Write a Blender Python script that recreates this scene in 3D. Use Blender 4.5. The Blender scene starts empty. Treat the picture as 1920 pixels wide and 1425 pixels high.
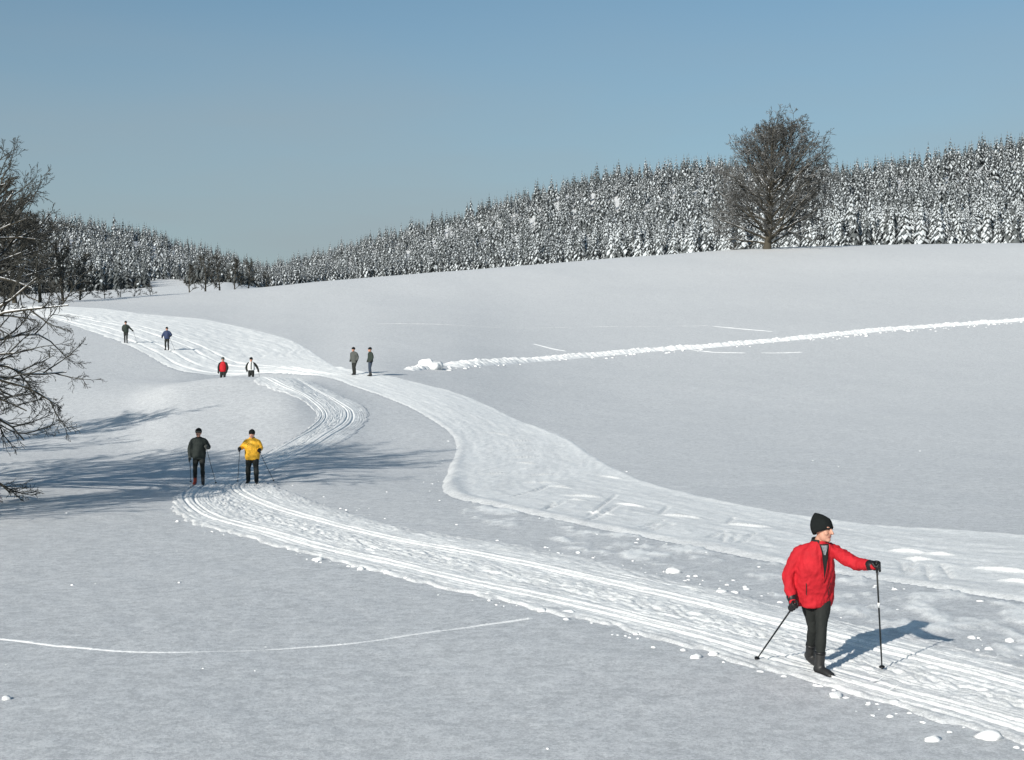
import bpy, bmesh, math, random
import numpy as np
from mathutils import Vector, Matrix, noise as mnoise
from mathutils.bvhtree import BVHTree

random.seed(7)
rng = np.random.default_rng(11)
scene = bpy.context.scene
COL = scene.collection
R = math.radians

# ------------------------------------------------------------------ camera
# the lens sits at the origin of the plan, 3.3 m above the near snow; +Y looks away from it
F_PX, CU, CV = 2667.0, 960.0, 712.5          # focal length and centre in photo pixels (1920 wide)
cam_d = bpy.data.cameras.new('camera')
cam_d.sensor_width = 36.0
cam_d.lens = 36.0 * F_PX / 1920.0
cam_d.clip_start = 0.1
cam_d.clip_end = 9000.0
cam = bpy.data.objects.new('camera', cam_d)
COL.objects.link(cam)
cam.location = (0, 0, 0)
cam.rotation_euler = (R(90), 0, 0)
scene.camera = cam

# ------------------------------------------------------------------ sky and sun
SUN_EL = 23.5
SHADOW_DIR = Vector((0.53, 0.848))           # plan direction in which shadows fall
SKY_STRENGTH, SUN_STRENGTH = 0.096, 5.0
HAZE = (3.25, 3.75, 4.05)
world = bpy.data.worlds.new('World')
scene.world = world
world.use_nodes = True
wn, wl = world.node_tree.nodes, world.node_tree.links
wn.clear()
w_out = wn.new('ShaderNodeOutputWorld')
w_bg = wn.new('ShaderNodeBackground')
w_sky = wn.new('ShaderNodeTexSky')
w_sky.sky_type = 'NISHITA'
w_sky.sun_disc = False
w_sky.sun_elevation = R(SUN_EL)
w_sky.sun_rotation = math.atan2(-SHADOW_DIR.x, -SHADOW_DIR.y)
w_sky.altitude = 600.0
w_sky.air_density = 1.0
w_sky.dust_density = 1.6
w_sky.ozone_density = 1.5
w_bg.inputs['Strength'].default_value = SKY_STRENGTH
w_hs = wn.new('ShaderNodeHueSaturation')
w_hs.inputs['Saturation'].default_value = 1.0
w_hs.inputs['Value'].default_value = 1.0
w_tint = wn.new('ShaderNodeMix'); w_tint.data_type = 'RGBA'; w_tint.blend_type = 'MULTIPLY'
w_tint.inputs[0].default_value = 1.0; w_tint.inputs[7].default_value = (0.79, 0.985, 0.97, 1)
wl.new(w_sky.outputs[0], w_tint.inputs[6]); wl.new(w_tint.outputs[2], w_hs.inputs['Color'])
# a band of greyish winter haze low round the whole horizon
w_tc = wn.new('ShaderNodeTexCoord'); w_sep = wn.new('ShaderNodeSeparateXYZ')
wl.new(w_tc.outputs['Generated'], w_sep.inputs[0])
w_mr = wn.new('ShaderNodeMapRange'); w_mr.interpolation_type = 'SMOOTHSTEP'
w_mr.inputs['From Min'].default_value = 0.34; w_mr.inputs['From Max'].default_value = 0.04
w_mr.inputs['To Min'].default_value = 0.0; w_mr.inputs['To Max'].default_value = 0.80
wl.new(w_sep.outputs['Z'], w_mr.inputs['Value'])
w_ns = wn.new('ShaderNodeTexNoise'); w_ns.inputs['Scale'].default_value = 3.0; w_ns.inputs['Detail'].default_value = 4
w_mp = wn.new('ShaderNodeMapping'); w_mp.inputs['Scale'].default_value = (1, 1, 5)
wl.new(w_tc.outputs['Generated'], w_mp.inputs[0]); wl.new(w_mp.outputs[0], w_ns.inputs['Vector'])
w_m1 = wn.new('ShaderNodeMath'); w_m1.operation = 'MULTIPLY_ADD'; w_m1.inputs[1].default_value = 1.3; w_m1.inputs[2].default_value = 0.35
wl.new(w_ns.outputs['Fac'], w_m1.inputs[0])
w_m2 = wn.new('ShaderNodeMath'); w_m2.operation = 'MULTIPLY'; w_m2.use_clamp = True
wl.new(w_mr.outputs[0], w_m2.inputs[0]); wl.new(w_m1.outputs[0], w_m2.inputs[1])
w_mx = wn.new('ShaderNodeMix'); w_mx.data_type = 'RGBA'
w_mx.inputs[7].default_value = HAZE + (1,)
wl.new(w_m2.outputs[0], w_mx.inputs[0]); wl.new(w_hs.outputs[0], w_mx.inputs[6])
wl.new(w_mx.outputs[2], w_bg.inputs['Color'])
wl.new(w_bg.outputs[0], w_out.inputs[0])

sun_d = bpy.data.lights.new('sun', 'SUN')
sun_d.energy = SUN_STRENGTH
sun_d.angle = R(0.6)
sun_d.color = (1.0, 0.955, 0.88)
sun = bpy.data.objects.new('sun', sun_d)
COL.objects.link(sun)
ce = math.cos(R(SUN_EL))
sd = SHADOW_DIR.normalized()
light_dir = Vector((sd.x * ce, sd.y * ce, -math.sin(R(SUN_EL))))
sun.rotation_euler = light_dir.to_track_quat('-Z', 'Y').to_euler()
sun.location = (-30, -40, 40)

scene.view_settings.view_transform = 'Standard'
scene.view_settings.look = 'None'
scene.view_settings.exposure = 0.10
scene.view_settings.gamma = 1.0
scene.view_settings.use_curve_mapping = False

# ------------------------------------------------------------------ numpy noise
_perm = np.random.default_rng(3).permutation(4096)
_ang = np.random.default_rng(4).uniform(0, 2 * np.pi, 4096)
_gx, _gy = np.cos(_ang), np.sin(_ang)
def perlin(x, y):
    x = np.asarray(x, float); y = np.asarray(y, float)
    xi = np.floor(x).astype(np.int64); yi = np.floor(y).astype(np.int64)
    xf, yf = x - xi, y - yi
    def g(ix, iy, dx, dy):
        h = _perm[(_perm[ix & 4095] + iy) & 4095]
        return _gx[h] * dx + _gy[h] * dy
    u = xf * xf * xf * (xf * (xf * 6 - 15) + 10)
    v = yf * yf * yf * (yf * (yf * 6 - 15) + 10)
    a = g(xi, yi, xf, yf); b = g(xi + 1, yi, xf - 1, yf)
    c = g(xi, yi + 1, xf, yf - 1); d = g(xi + 1, yi + 1, xf - 1, yf - 1)
    return (a + u * (b - a)) + v * ((c + u * (d - c)) - (a + u * (b - a)))
def fbm(x, y, octaves=3, gain=0.5):
    s, a = 0, 1.0
    for o in range(octaves):
        s = s + a * perlin(x * 2 ** o + 17.3 * o, y * 2 ** o - 9.1 * o)
        a *= gain
    return s

def pchip(xk, yk, x):
    xk = np.asarray(xk, float); yk = np.asarray(yk, float)
    h = np.diff(xk); dl = np.diff(yk) / h
    m = np.zeros_like(yk)
    for i in range(1, len(xk) - 1):
        if dl[i - 1] * dl[i] > 0:
            w1, w2 = 2 * h[i] + h[i - 1], h[i] + 2 * h[i - 1]
            m[i] = (w1 + w2) / (w1 / dl[i - 1] + w2 / dl[i])
    m[0], m[-1] = dl[0], dl[-1]
    x = np.clip(x, xk[0], xk[-1])
    i = np.clip(np.searchsorted(xk, x) - 1, 0, len(h) - 1)
    t = (x - xk[i]) / h[i]
    return ((1 + 2 * t) * (1 - t) ** 2 * yk[i] + t * (1 - t) ** 2 * h[i] * m[i]
            + t * t * (3 - 2 * t) * yk[i + 1] + t * t * (t - 1) * h[i] * m[i + 1])

# ------------------------------------------------------------------ the lie of the land
# survey lines fanning out over the valley: distance and the sight line (photo row) of the snow there
SURVEY = {
    0:    [(34, 968), (44, 905), (55, 850), (70, 775), (90, 692), (110, 640), (130, 607), (150, 586), (180, 569)],
    235:  [(34, 970), (44, 907), (55, 852), (66, 785), (76, 740), (88, 706), (112, 641), (140, 600), (170, 575), (200, 557)],
    340:  [(34, 971), (44, 910), (54, 852), (60, 810), (66, 772), (76, 719), (84, 718), (92, 697), (112, 646), (140, 604), (170, 575), (205, 550)],
    450:  [(34, 971), (44, 912), (52, 866), (60, 806), (66, 767), (71, 735), (76, 707), (81, 722), (85, 728), (91, 712), (97, 689), (112, 655), (140, 610), (170, 575), (210, 542)],
    540:  [(34, 971), (44, 908), (52, 861), (62, 788), (71, 733), (78, 710), (85, 717), (96, 690), (112, 658), (140, 611), (170, 572), (215, 534)],
    600:  [(34, 971), (44, 906), (52, 862), (62, 795), (72, 743), (84, 712), (95, 690), (112, 660), (140, 612), (170, 570), (220, 528)],
    700:  [(34, 971), (44, 908), (52, 868), (62, 812), (75, 750), (88, 700), (110, 660), (140, 610), (180, 555), (225, 520)],
    830:  [(34, 970), (44, 910), (55, 855), (65, 805), (80, 740), (100, 685), (130, 630), (170, 570), (228, 510)],
    1000: [(34, 971), (44, 913), (55, 862), (70, 800), (85, 748), (105, 697), (140, 628), (180, 565), (235, 497)],
    1200: [(34, 972), (44, 915), (55, 866), (70, 808), (85, 762), (110, 698), (150, 615), (195, 545), (250, 481)],
    1500: [(34, 974), (44, 914), (55, 866), (70, 812), (85, 768), (115, 690), (160, 598), (210, 525), (266, 463)],
    1920: [(34, 972), (44, 908), (55, 862), (70, 808), (85, 765), (120, 682), (170, 585), (220, 515), (278, 456)],
}
SKY_U = [0, 100, 150, 250, 330, 440, 480, 520, 600, 750, 900, 1050, 1150, 1250, 1350, 1600, 1700, 1800, 1920]
SKY_V = [402, 405, 414, 425, 448, 476, 488, 484, 466, 428, 386, 342, 320, 311, 303, 318, 303, 286, 266]
DF_U = [0, 450, 490, 600, 900, 1200, 1600, 1920]
DF = [560, 600, 700, 740, 640, 520, 430, 400]
DT = [950, 930, 900, 1000, 1000, 900, 760, 740]
def crest_v(u):
    us = sorted(SURVEY)
    return np.interp(u, us, [SURVEY[k][-1][1] for k in us])
def crest_d(u):
    us = sorted(SURVEY)
    return np.interp(u, us, [SURVEY[k][-1][0] for k in us])

LN0, LN1, NLN = math.log(4.0), math.log(4000.0), 900
ln_grid = np.linspace(LN0, LN1, NLN)
u_cols, z_cols = [], []
def column(u):
    us = sorted(SURVEY)
    ks = sorted(us, key=lambda k: abs(k - u))
    pts = [(4, -3.3), (10, -3.3), (16, -3.29), (24, -3.3)]
    base = SURVEY[u]
    for d, v in base:
        pts.append((d, (CV - v) * d / F_PX))
    dc, vc = base[-1]
    df, dt = np.interp(u, DF_U, DF), np.interp(u, DF_U, DT)
    sv = np.interp(u, SKY_U, SKY_V)
    left = 1.0 - np.clip((u - 430) / 70.0, 0, 1)
    def add(d, v): pts.append((d, (CV - v) * d / F_PX))
    add(dc + 70, vc + 9)
    add(df, vc + 4 - 20 * left)
    add(0.5 * (df + dt), 0.5 * (vc + 4 - 20 * left + sv + 30) - 4)
    add(dt, sv + 27)
    add(dt * 1.25, sv + 75)
    add(4000, 712)
    return pts
for u in sorted(SURVEY):
    p = column(u)
    z_cols.append(pchip(np.log([q[0] for q in p]), [q[1] for q in p], ln_grid))
    u_cols.append(u)
u_knots = np.array([-3200, -1500] + u_cols + [3500, 5600], float)
Zk = np.array([z_cols[0], z_cols[0]] + z_cols + [z_cols[-1], z_cols[-1]])
NU = 900
u_grid = np.linspace(-3200, 5600, NU)
ZT = np.zeros((NU, NLN))
# skyline and crest vary faster than the survey lines: interpolate columns, far part rebuilt per column
for j in range(NLN):
    ZT[:, j] = pchip(u_knots, Zk[:, j], u_grid)
far_lo = np.log(crest_d(np.clip(u_grid, 0, 1920)))
for i, u in enumerate(u_grid):
    uc = float(np.clip(u, 0, 1920))
    dc, vc = float(crest_d(uc)), float(crest_v(uc))
    df, dt = np.interp(uc, DF_U, DF), np.interp(uc, DF_U, DT)
    sv = np.interp(uc, SKY_U, SKY_V)
    left = 1.0 - np.clip((uc - 430) / 70.0, 0, 1)
    ds = [dc, dc + 70, df, 0.5 * (df + dt), dt, dt * 1.25, 4000]
    vs = [vc, vc + 9, vc + 4 - 20 * left, 0.5 * (vc + 4 - 20 * left + sv + 30) - 4, sv + 27, sv + 76, 712]
    zs = [(CV - b) * a / F_PX for a, b in zip(ds, vs)]
    m = ln_grid > math.log(dc)
    far = pchip(np.log(ds), zs, ln_grid)
    k = np.clip((ln_grid - math.log(dc)) / 0.12, 0, 1)
    k = k * k * (3 - 2 * k)
    ZT[i] = np.where(m, ZT[i] * (1 - k) + far * k, ZT[i])
# soften
for _ in range(3):
    ZT[1:-1] = 0.25 * ZT[:-2] + 0.5 * ZT[1:-1] + 0.25 * ZT[2:]
    ZT[:, 1:-1] = 0.25 * ZT[:, :-2] + 0.5 * ZT[:, 1:-1] + 0.25 * ZT[:, 2:]

def H0(x, y):
    x = np.asarray(x, float); y = np.asarray(y, float)
    yy = np.maximum(y, 7.0)
    u = np.clip(CU + F_PX * x / yy, u_grid[0], u_grid[-1] - 1e-3)
    l = np.clip(np.log(yy), LN0, LN1 - 1e-6)
    fu = (u - u_grid[0]) / (u_grid[1] - u_grid[0]); fl = (l - LN0) / (ln_grid[1] - ln_grid[0])
    iu = np.clip(fu.astype(int), 0, NU - 2); il = np.clip(fl.astype(int), 0, NLN - 2)
    a, b = fu - iu, fl - il
    return ((1 - a) * (1 - b) * ZT[iu, il] + a * (1 - b) * ZT[iu + 1, il]
            + (1 - a) * b * ZT[iu, il + 1] + a * b * ZT[iu + 1, il + 1])
def H(x, y):
    x = np.asarray(x, float); y = np.asarray(y, float)
    z = H0(x, y)
    fade = np.clip((700 - y) / 400, 0, 1)
    near = np.clip((y - 8) / 60.0, 0.12, 1)
    z = z + near * 0.11 * perlin(x / 17.0 + 3.1, y / 23.0) * fade
    z = z + 0.035 * perlin(x / 3.7, y / 5.2 + 8) * fade
    z = z + 0.009 * perlin((0.85 * x - 0.5 * y) / 0.42, (0.5 * x + 0.85 * y) / 2.6 + 31) * np.clip(perlin(x / 9, y / 12 + 4) + 0.45, 0, 1) * fade
    z = z + 0.010 * fbm(x / 0.9 + 0.35 * y, y / 1.6, 2) * fade
    return z
def land(u, v, dmin=8.0, dmax=300.0):
    """the spot on the snow seen along one sight line"""
    ds = np.geomspace(dmin, dmax, 4000)
    xs = (u - CU) / F_PX * ds
    vv = CV - F_PX * H0(xs, ds) / ds
    k = np.argmax(vv <= v)
    if vv[k] > v: k = len(ds) - 1
    d = ds[k]
    if k > 0 and vv[k - 1] != vv[k]:
        f = np.clip((vv[k - 1] - v) / (vv[k - 1] - vv[k]), 0, 1); d = ds[k - 1] + f * (ds[k] - ds[k - 1])
    return np.array([(u - CU) / F_PX * d, d])

# ------------------------------------------------------------------ materials
def new_mat(name):
    m = bpy.data.materials.new(name); m.use_nodes = True
    nt = m.node_tree
    return m, nt.nodes, nt.links, nt.nodes['Principled BSDF']
def simple(name, rgb, rough=0.7, var=0.15, scale=12.0, bump=0.15, bscale=60.0, bdist=0.004, spec=0.3, sheen=0.0):
    m, n, l, b = new_mat(name)
    tc = n.new('ShaderNodeTexCoord')
    nz = n.new('ShaderNodeTexNoise'); nz.inputs['Scale'].default_value = scale; nz.inputs['Detail'].default_value = 4
    l.new(tc.outputs['Object'], nz.inputs['Vector'])
    mx = n.new('ShaderNodeMix'); mx.data_type = 'RGBA'
    mx.inputs[6].default_value = tuple(c * (1 - var) for c in rgb) + (1,)
    mx.inputs[7].default_value = tuple(min(1, c * (1 + var)) for c in rgb) + (1,)
    l.new(nz.outputs['Fac'], mx.inputs[0]); l.new(mx.outputs[2], b.inputs['Base Color'])
    b.inputs['Roughness'].default_value = rough
    b.inputs['Specular IOR Level'].default_value = spec
    if sheen: b.inputs['Sheen Weight'].default_value = sheen
    if bump:
        n2 = n.new('ShaderNodeTexNoise'); n2.inputs['Scale'].default_value = bscale; n2.inputs['Detail'].default_value = 3
        l.new(tc.outputs['Object'], n2.inputs['Vector'])
        bp = n.new('ShaderNodeBump'); bp.inputs['Strength'].default_value = bump; bp.inputs['Distance'].default_value = bdist
        l.new(n2.outputs['Fac'], bp.inputs['Height']); l.new(bp.outputs[0], b.inputs['Normal'])
    return m
def snow_mat(name, lo, hi, grain=1.0, patch=0.35, blend=None):
    m, n, l, b = new_mat(name)
    tc = n.new('ShaderNodeTexCoord')
    def noise(scale, detail=3, rough=0.5):
        q = n.new('ShaderNodeTexNoise'); q.inputs['Scale'].default_value = scale
        q.inputs['Detail'].default_value = detail; q.inputs['Roughness'].default_value = rough
        l.new(tc.outputs['Object'], q.inputs['Vector']); return q
    big, mid, fine, grit = noise(0.06, 4), noise(1.3, 5, 0.6), noise(4.5, 8, 0.95), noise(26, 5, 0.95)
    def math2(op, a, bb):
        q = n.new('ShaderNodeMath'); q.operation = op
        for i, s in enumerate((a, bb)):
            if isinstance(s, (int, float)): q.inputs[i].default_value = s
            else: l.new(s, q.inputs[i])
        return q.outputs[0]
    fac = math2('ADD', math2('MULTIPLY', big.outputs['Fac'], 0.5 * patch), math2('MULTIPLY', mid.outputs['Fac'], 0.4))
    fac = math2('ADD', fac, math2('MULTIPLY', math2('SUBTRACT', grit.outputs['Fac'], 0.5), 4.6 * grain))
    fac = math2('ADD', fac, math2('MULTIPLY', math2('SUBTRACT', fine.outputs['Fac'], 0.5), 5.2 * grain))
    fac = math2('ADD', fac, 0.2)
    cl = n.new('ShaderNodeClamp'); l.new(fac, cl.inputs[0])
    mx = n.new('ShaderNodeMix'); mx.data_type = 'RGBA'
    mx.inputs[6].default_value = lo + (1,); mx.inputs[7].default_value = hi + (1,)
    l.new(cl.outputs[0], mx.inputs[0])
    if blend:                                            # untouched snow at the trail's ragged margin
        m2 = n.new('ShaderNodeMix'); m2.data_type = 'RGBA'
        m2.inputs[6].default_value = blend[0] + (1,); m2.inputs[7].default_value = blend[1] + (1,)
        l.new(cl.outputs[0], m2.inputs[0])
        at = n.new('ShaderNodeAttribute'); at.attribute_name = 'packed'
        m3 = n.new('ShaderNodeMix'); m3.data_type = 'RGBA'
        l.new(at.outputs['Fac'], m3.inputs[0]); l.new(m2.outputs[2], m3.inputs[6]); l.new(mx.outputs[2], m3.inputs[7])
        l.new(m3.outputs[2], b.inputs['Base Color'])
    else:
        l.new(mx.outputs[2], b.inputs['Base Color'])
    b.inputs['Roughness'].default_value = 0.75
    b.inputs['Specular IOR Level'].default_value = 0.2
    hgt = math2('ADD', math2('MULTIPLY', mid.outputs['Fac'], 1.2), math2('MULTIPLY', fine.outputs['Fac'], 0.6))
    hgt = math2('ADD', hgt, math2('MULTIPLY', grit.outputs['Fac'], 0.35))
    bp = n.new('ShaderNodeBump'); bp.inputs['Strength'].default_value = 0.55 * grain; bp.inputs['Distance'].default_value = 0.03
    l.new(hgt, bp.inputs['Height']); l.new(bp.outputs[0], b.inputs['Normal'])
    return m
FRESH = ((0.46, 0.47, 0.478), (0.75, 0.757, 0.76))
M_SNOW = snow_mat('fresh_snow', *FRESH)
M_GROUND = snow_mat('field_snow', (0.76, 0.77, 0.76), (0.98, 0.98, 0.965), 1.0, 0.35, FRESH)
M_PACK = snow_mat('packed_snow', (0.70, 0.71, 0.70), (0.98, 0.98, 0.965), 1.0, 0.35, FRESH)
M_CLOD = snow_mat('clod_snow', (0.72, 0.73, 0.73), (0.92, 0.92, 0.91), 0.6)
M_BANK = snow_mat('bank_snow', (0.72, 0.73, 0.73), (0.93, 0.93, 0.92), 0.7)
M_NEEDLE = simple('spruce_needles', (0.105, 0.116, 0.118), 0.9, 0.5, 0.35, 0)
M_TSNOW = simple('tree_snow', (0.54, 0.575, 0.60), 0.8, 0.12, 0.5, 0)
M_BARK = simple('spruce_bark', (0.06, 0.048, 0.038), 0.95, 0.3, 3, 0.4, 10, 0.03)

def bark_snow(name, bark, lo=0.45, hi=0.8, amt=1.0):
    m, n, l, b = new_mat(name)
    tc = n.new('ShaderNodeTexCoord'); ge = n.new('ShaderNodeNewGeometry')
    sx = n.new('ShaderNodeSeparateXYZ'); l.new(ge.outputs['Normal'], sx.inputs[0])
    nz = n.new('ShaderNodeTexNoise'); nz.inputs['Scale'].default_value = 0.9; nz.inputs['Detail'].default_value = 4
    l.new(tc.outputs['Object'], nz.inputs['Vector'])
    ad = n.new('ShaderNodeMath'); ad.operation = 'MULTIPLY_ADD'
    l.new(nz.outputs['Fac'], ad.inputs[0]); ad.inputs[1].default_value = 0.8; l.new(sx.outputs['Z'], ad.inputs[2])
    mr = n.new('ShaderNodeMapRange'); mr.inputs['From Min'].default_value = lo + 0.4; mr.inputs['From Max'].default_value = hi + 0.4
    mr.inputs['To Max'].default_value = amt
    l.new(ad.outputs[0], mr.inputs['Value'])
    nb = n.new('ShaderNodeTexNoise'); nb.inputs['Scale'].default_value = 9; nb.inputs['Detail'].default_value = 5
    l.new(tc.outputs['Object'], nb.inputs['Vector'])
    bc = n.new('ShaderNodeMix'); bc.data_type = 'RGBA'
    bc.inputs[6].default_value = tuple(c * 0.6 for c in bark) + (1,); bc.inputs[7].default_value = tuple(c * 1.4 for c in bark) + (1,)
    l.new(nb.outputs['Fac'], bc.inputs[0])
    mx = n.new('ShaderNodeMix'); mx.data_type = 'RGBA'
    l.new(mr.outputs[0], mx.inputs[0]); l.new(bc.outputs[2], mx.inputs[6]); mx.inputs[7].default_value = (0.8, 0.82, 0.84, 1)
    l.new(mx.outputs[2], b.inputs['Base Color']); b.inputs['Roughness'].default_value = 0.9
    b.inputs['Specular IOR Level'].default_value = 0.15
    return m
M_LIMB = bark_snow('snowy_bark', (0.065, 0.058, 0.045), 0.40, 0.70)
M_LIMB_SNOWY = bark_snow('snow_topped_bark', (0.065, 0.058, 0.045), 0.10, 0.36)
M_TWIG = bark_snow('twig_bark', (0.050, 0.049, 0.042), 0.75, 1.05, 0.6)
M_LIME = bark_snow('frosted_twigs', (0.072, 0.071, 0.066), 0.55, 0.95, 0.75)

# ------------------------------------------------------------------ object helpers
def mesh_np(name, verts, faces, mats, midx=None, smooth=True):
    """verts (n,3); faces: (m,3) or (m,4) int array"""
    verts = np.asarray(verts, np.float32); faces = np.asarray(faces, np.int32)
    me = bpy.data.meshes.new(name)
    k = faces.shape[1]
    me.vertices.add(len(verts)); me.vertices.foreach_set('co', verts.ravel())
    me.loops.add(faces.size); me.loops.foreach_set('vertex_index', faces.ravel())
    me.polygons.add(len(faces))
    me.polygons.foreach_set('loop_start', np.arange(0, faces.size, k, dtype=np.int32))
    me.polygons.foreach_set('loop_total', np.full(len(faces), k, np.int32))
    for m in mats: me.materials.append(m)
    if midx is not None: me.polygons.foreach_set('material_index', np.asarray(midx, np.int32))
    me.polygons.foreach_set('use_smooth', np.full(len(faces), smooth))
    me.update(calc_edges=True); me.validate()
    return me
def link(name, me, parent=None, loc=None):
    o = bpy.data.objects.new(name, me); COL.objects.link(o)
    if parent is not None: o.parent = parent
    if loc is not None: o.location = loc
    return o
def tag(o, label=None, cat=None, group=None, kind=None):
    if label: o['label'] = label
    if cat: o['category'] = cat
    if group: o['group'] = group
    if kind: o['kind'] = kind
    return o
def grid_faces(nr, nc):
    i = np.arange(nr - 1)[:, None] * nc + np.arange(nc - 1)[None, :]
    return np.stack([i, i + 1, i + nc + 1, i + nc], -1).reshape(-1, 4)

# ------------------------------------------------------------------ trails (plan curves found once, used by ground and ribbons)
def spline(P, n):
    P = np.asarray(P, float)
    t = np.concatenate([[0], np.cumsum(np.linalg.norm(np.diff(P, axis=0), axis=1) ** 0.5 + 1e-6)])
    out = np.linspace(0, t[-1], n)
    Q = np.zeros((n, P.shape[1]))
    m = np.zeros_like(P)
    m[1:-1] = (P[2:] - P[:-2]) / (t[2:] - t[:-2])[:, None]
    m[0] = (P[1] - P[0]) / (t[1] - t[0]); m[-1] = (P[-1] - P[-2]) / (t[-1] - t[-2])
    i = np.clip(np.searchsorted(t, out) - 1, 0, len(t) - 2)
    h = (t[i + 1] - t[i])[:, None]; s = ((out - t[i]) / (t[i + 1] - t[i]))[:, None]
    return ((1 + 2 * s) * (1 - s) ** 2 * P[i] + s * (1 - s) ** 2 * h * m[i]
            + s * s * (3 - 2 * s) * P[i + 1] + s * s * (s - 1) * h * m[i + 1])
CLASSIC = [((2250, 1535), (2250, 1345)), ((1920, 1412), (1920, 1236)), ((1600, 1316), (1600, 1163)), ((1300, 1228), (1310, 1090)),
           ((1000, 1150), (1020, 1028)), ((700, 1078), (760, 985)), ((480, 1022), (610, 943)), ((340, 982), (520, 908)),
           ((308, 940), (510, 888)), ((355, 902), (560, 866)), ((470, 860), (660, 826)), ((555, 815), (702, 790)),
           ((588, 783), (692, 762)), ((570, 757), (650, 743)), ((515, 737), (602, 722)), ((470, 719), (565, 707))]
SKATE = [((2300, 1195), (2300, 1050)), ((1920, 1138), (1920, 1000)), ((1600, 1088), (1640, 978)), ((1300, 1035), (1440, 950)),
         ((1060, 988), (1285, 918)), ((905, 955), (1190, 886)), ((807, 930), (1135, 855)), ((816, 882), (1070, 816)),
         ((836, 832), (1000, 792)), ((790, 788), (925, 758)), ((715, 748), (850, 731)), ((640, 722), (765, 711)),
         ((575, 708), (715, 700)), ((500, 702), (655, 688)), ((415, 706), (608, 668)), ((325, 697), (562, 640)),
         ((255, 663), (500, 621)), ((190, 634), (400, 600)), ((125, 610), (285, 589)), ((50, 593), (190, 578)), ((-90, 585), (30, 572))]
def trail_curves(st, n):
    L = spline([land(*a) for a, b in st], n); Rr = spline([land(*b) for a, b in st], n)
    return L, Rr
def resample(L, Rr, step):
    C = 0.5 * (L + Rr); s = np.concatenate([[0], np.cumsum(np.linalg.norm(np.diff(C, axis=0), axis=1))])
    # finer near the lens
    w = np.concatenate([[0], np.cumsum(np.diff(s) / step(0.5 * (C[1:, 1] + C[:-1, 1])))])
    k = np.linspace(0, w[-1], int(w[-1]) + 2)
    f = lambda A: np.stack([np.interp(k, w, A[:, 0]), np.interp(k, w, A[:, 1])], -1)
    return f(L), f(Rr), np.interp(k, w, s)
cL, cR, cS = resample(*trail_curves(CLASSIC, 900), lambda y: np.clip(y * 0.0028, 0.035, 1))
kL, kR, kS = resample(*trail_curves(SKATE, 900), lambda y: np.clip(y * 0.0032, 0.045, 1))

def inset_distance(x, y, L, Rr):
    """metres inside a trail's edge (negative outside)"""
    out = np.full(len(x), -99.0)
    k1 = max(1, len(L) // 420)
    Pg = np.concatenate([L[::k1], Rr[::-1][::k1]])
    A, B = Pg, np.roll(Pg, -1, axis=0); D = B - A; DD = (D ** 2).sum(1) + 1e-9
    sel = np.where((x > Pg[:, 0].min()) & (x < Pg[:, 0].max()) & (y > Pg[:, 1].min()) & (y < Pg[:, 1].max()))[0]
    for k in range(0, len(sel), 8000):
        ii = sel[k:k + 8000]; px, py = x[ii, None], y[ii, None]
        cr = ((A[None, :, 1] > py) != (B[None, :, 1] > py)) & (px < A[None, :, 0] + (py - A[None, :, 1]) * (D[:, 0] / np.where(np.abs(D[:, 1]) < 1e-9, 1e-9, D[:, 1]))[None])
        ins = cr.sum(1) % 2 == 1
        jj = ii[ins]
        if len(jj) == 0: continue
        px, py = x[jj, None] - A[None, :, 0], y[jj, None] - A[None, :, 1]
        t = np.clip((px * D[None, :, 0] + py * D[None, :, 1]) / DD[None], 0, 1)
        out[jj] = np.sqrt(((px - t * D[None, :, 0]) ** 2 + (py - t * D[None, :, 1]) ** 2).min(1))
    return out

# ------------------------------------------------------------------ ground sheet
t_in = np.linspace(-0.39, 0.39, 340)
t_out = np.array([0.43, 0.48, 0.56, 0.7, 0.9, 1.2, 1.7, 2.6])
tt = np.concatenate([-t_out[::-1], t_in, t_out])
yy = np.concatenate([[-400, -200, -100, -50, -25, -12, -5, 0, 3], np.geomspace(5.5, 290, 640), np.geomspace(295, 1300, 80), [1500, 1900, 2500, 3200, 3900]])
wy = np.where(yy > 20, yy, np.sqrt(np.maximum(yy, 0) ** 2 * 0.72 + 112)) + np.where(yy < 0, -yy, 0)
X = tt[None, :] * wy[:, None]; Y = np.repeat(yy[:, None], len(tt), 1)
X, Y = X.ravel(), Y.ravel()
Zg = H(X, Y)
ins = np.maximum(inset_distance(X, Y, cL, cR), inset_distance(X, Y, kL, kR))
ramp = np.clip((ins - 0.42 - Y * 0.004) / 0.5, 0, 1)
Zg = Zg - 0.35 * ramp
# snow thrown out beside the classic trail: patches of loose, brighter snow with a little relief
def side_offset(x, y):
    C = 0.5 * (cL + cR)[::4]; A = (cR - cL)[::4]; W = np.linalg.norm(A, axis=1)
    o = np.full(len(x), -99.0); ss = np.zeros(len(x)); S4 = cS[::4]
    sel = np.where((x > -16) & (x < 12) & (y > 9) & (y < 70))[0]
    for k in range(0, len(sel), 20000):
        ii = sel[k:k + 20000]
        d2 = (x[ii, None] - C[None, :, 0]) ** 2 + (y[ii, None] - C[None, :, 1]) ** 2
        j = d2.argmin(1)
        o[ii] = ((x[ii] - C[j, 0]) * A[j, 0] + (y[ii] - C[j, 1]) * A[j, 1]) / W[j] - 0.5 * W[j]; ss[ii] = S4[j]
    return o, ss
off_r, s_r = side_offset(X, Y)
spray = np.clip(2.6 * (fbm(X / 0.9, Y / 1.3, 4, 0.65) + 0.55 * perlin(s_r / 2.6, 5.5 + 0 * s_r)) - 0.02, 0, 1) * np.clip(1.9 - off_r, 0, 1) * (off_r > -1.5) * (Y < 48)
spray = spray * np.clip((48 - Y) / 10, 0, 1)
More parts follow.
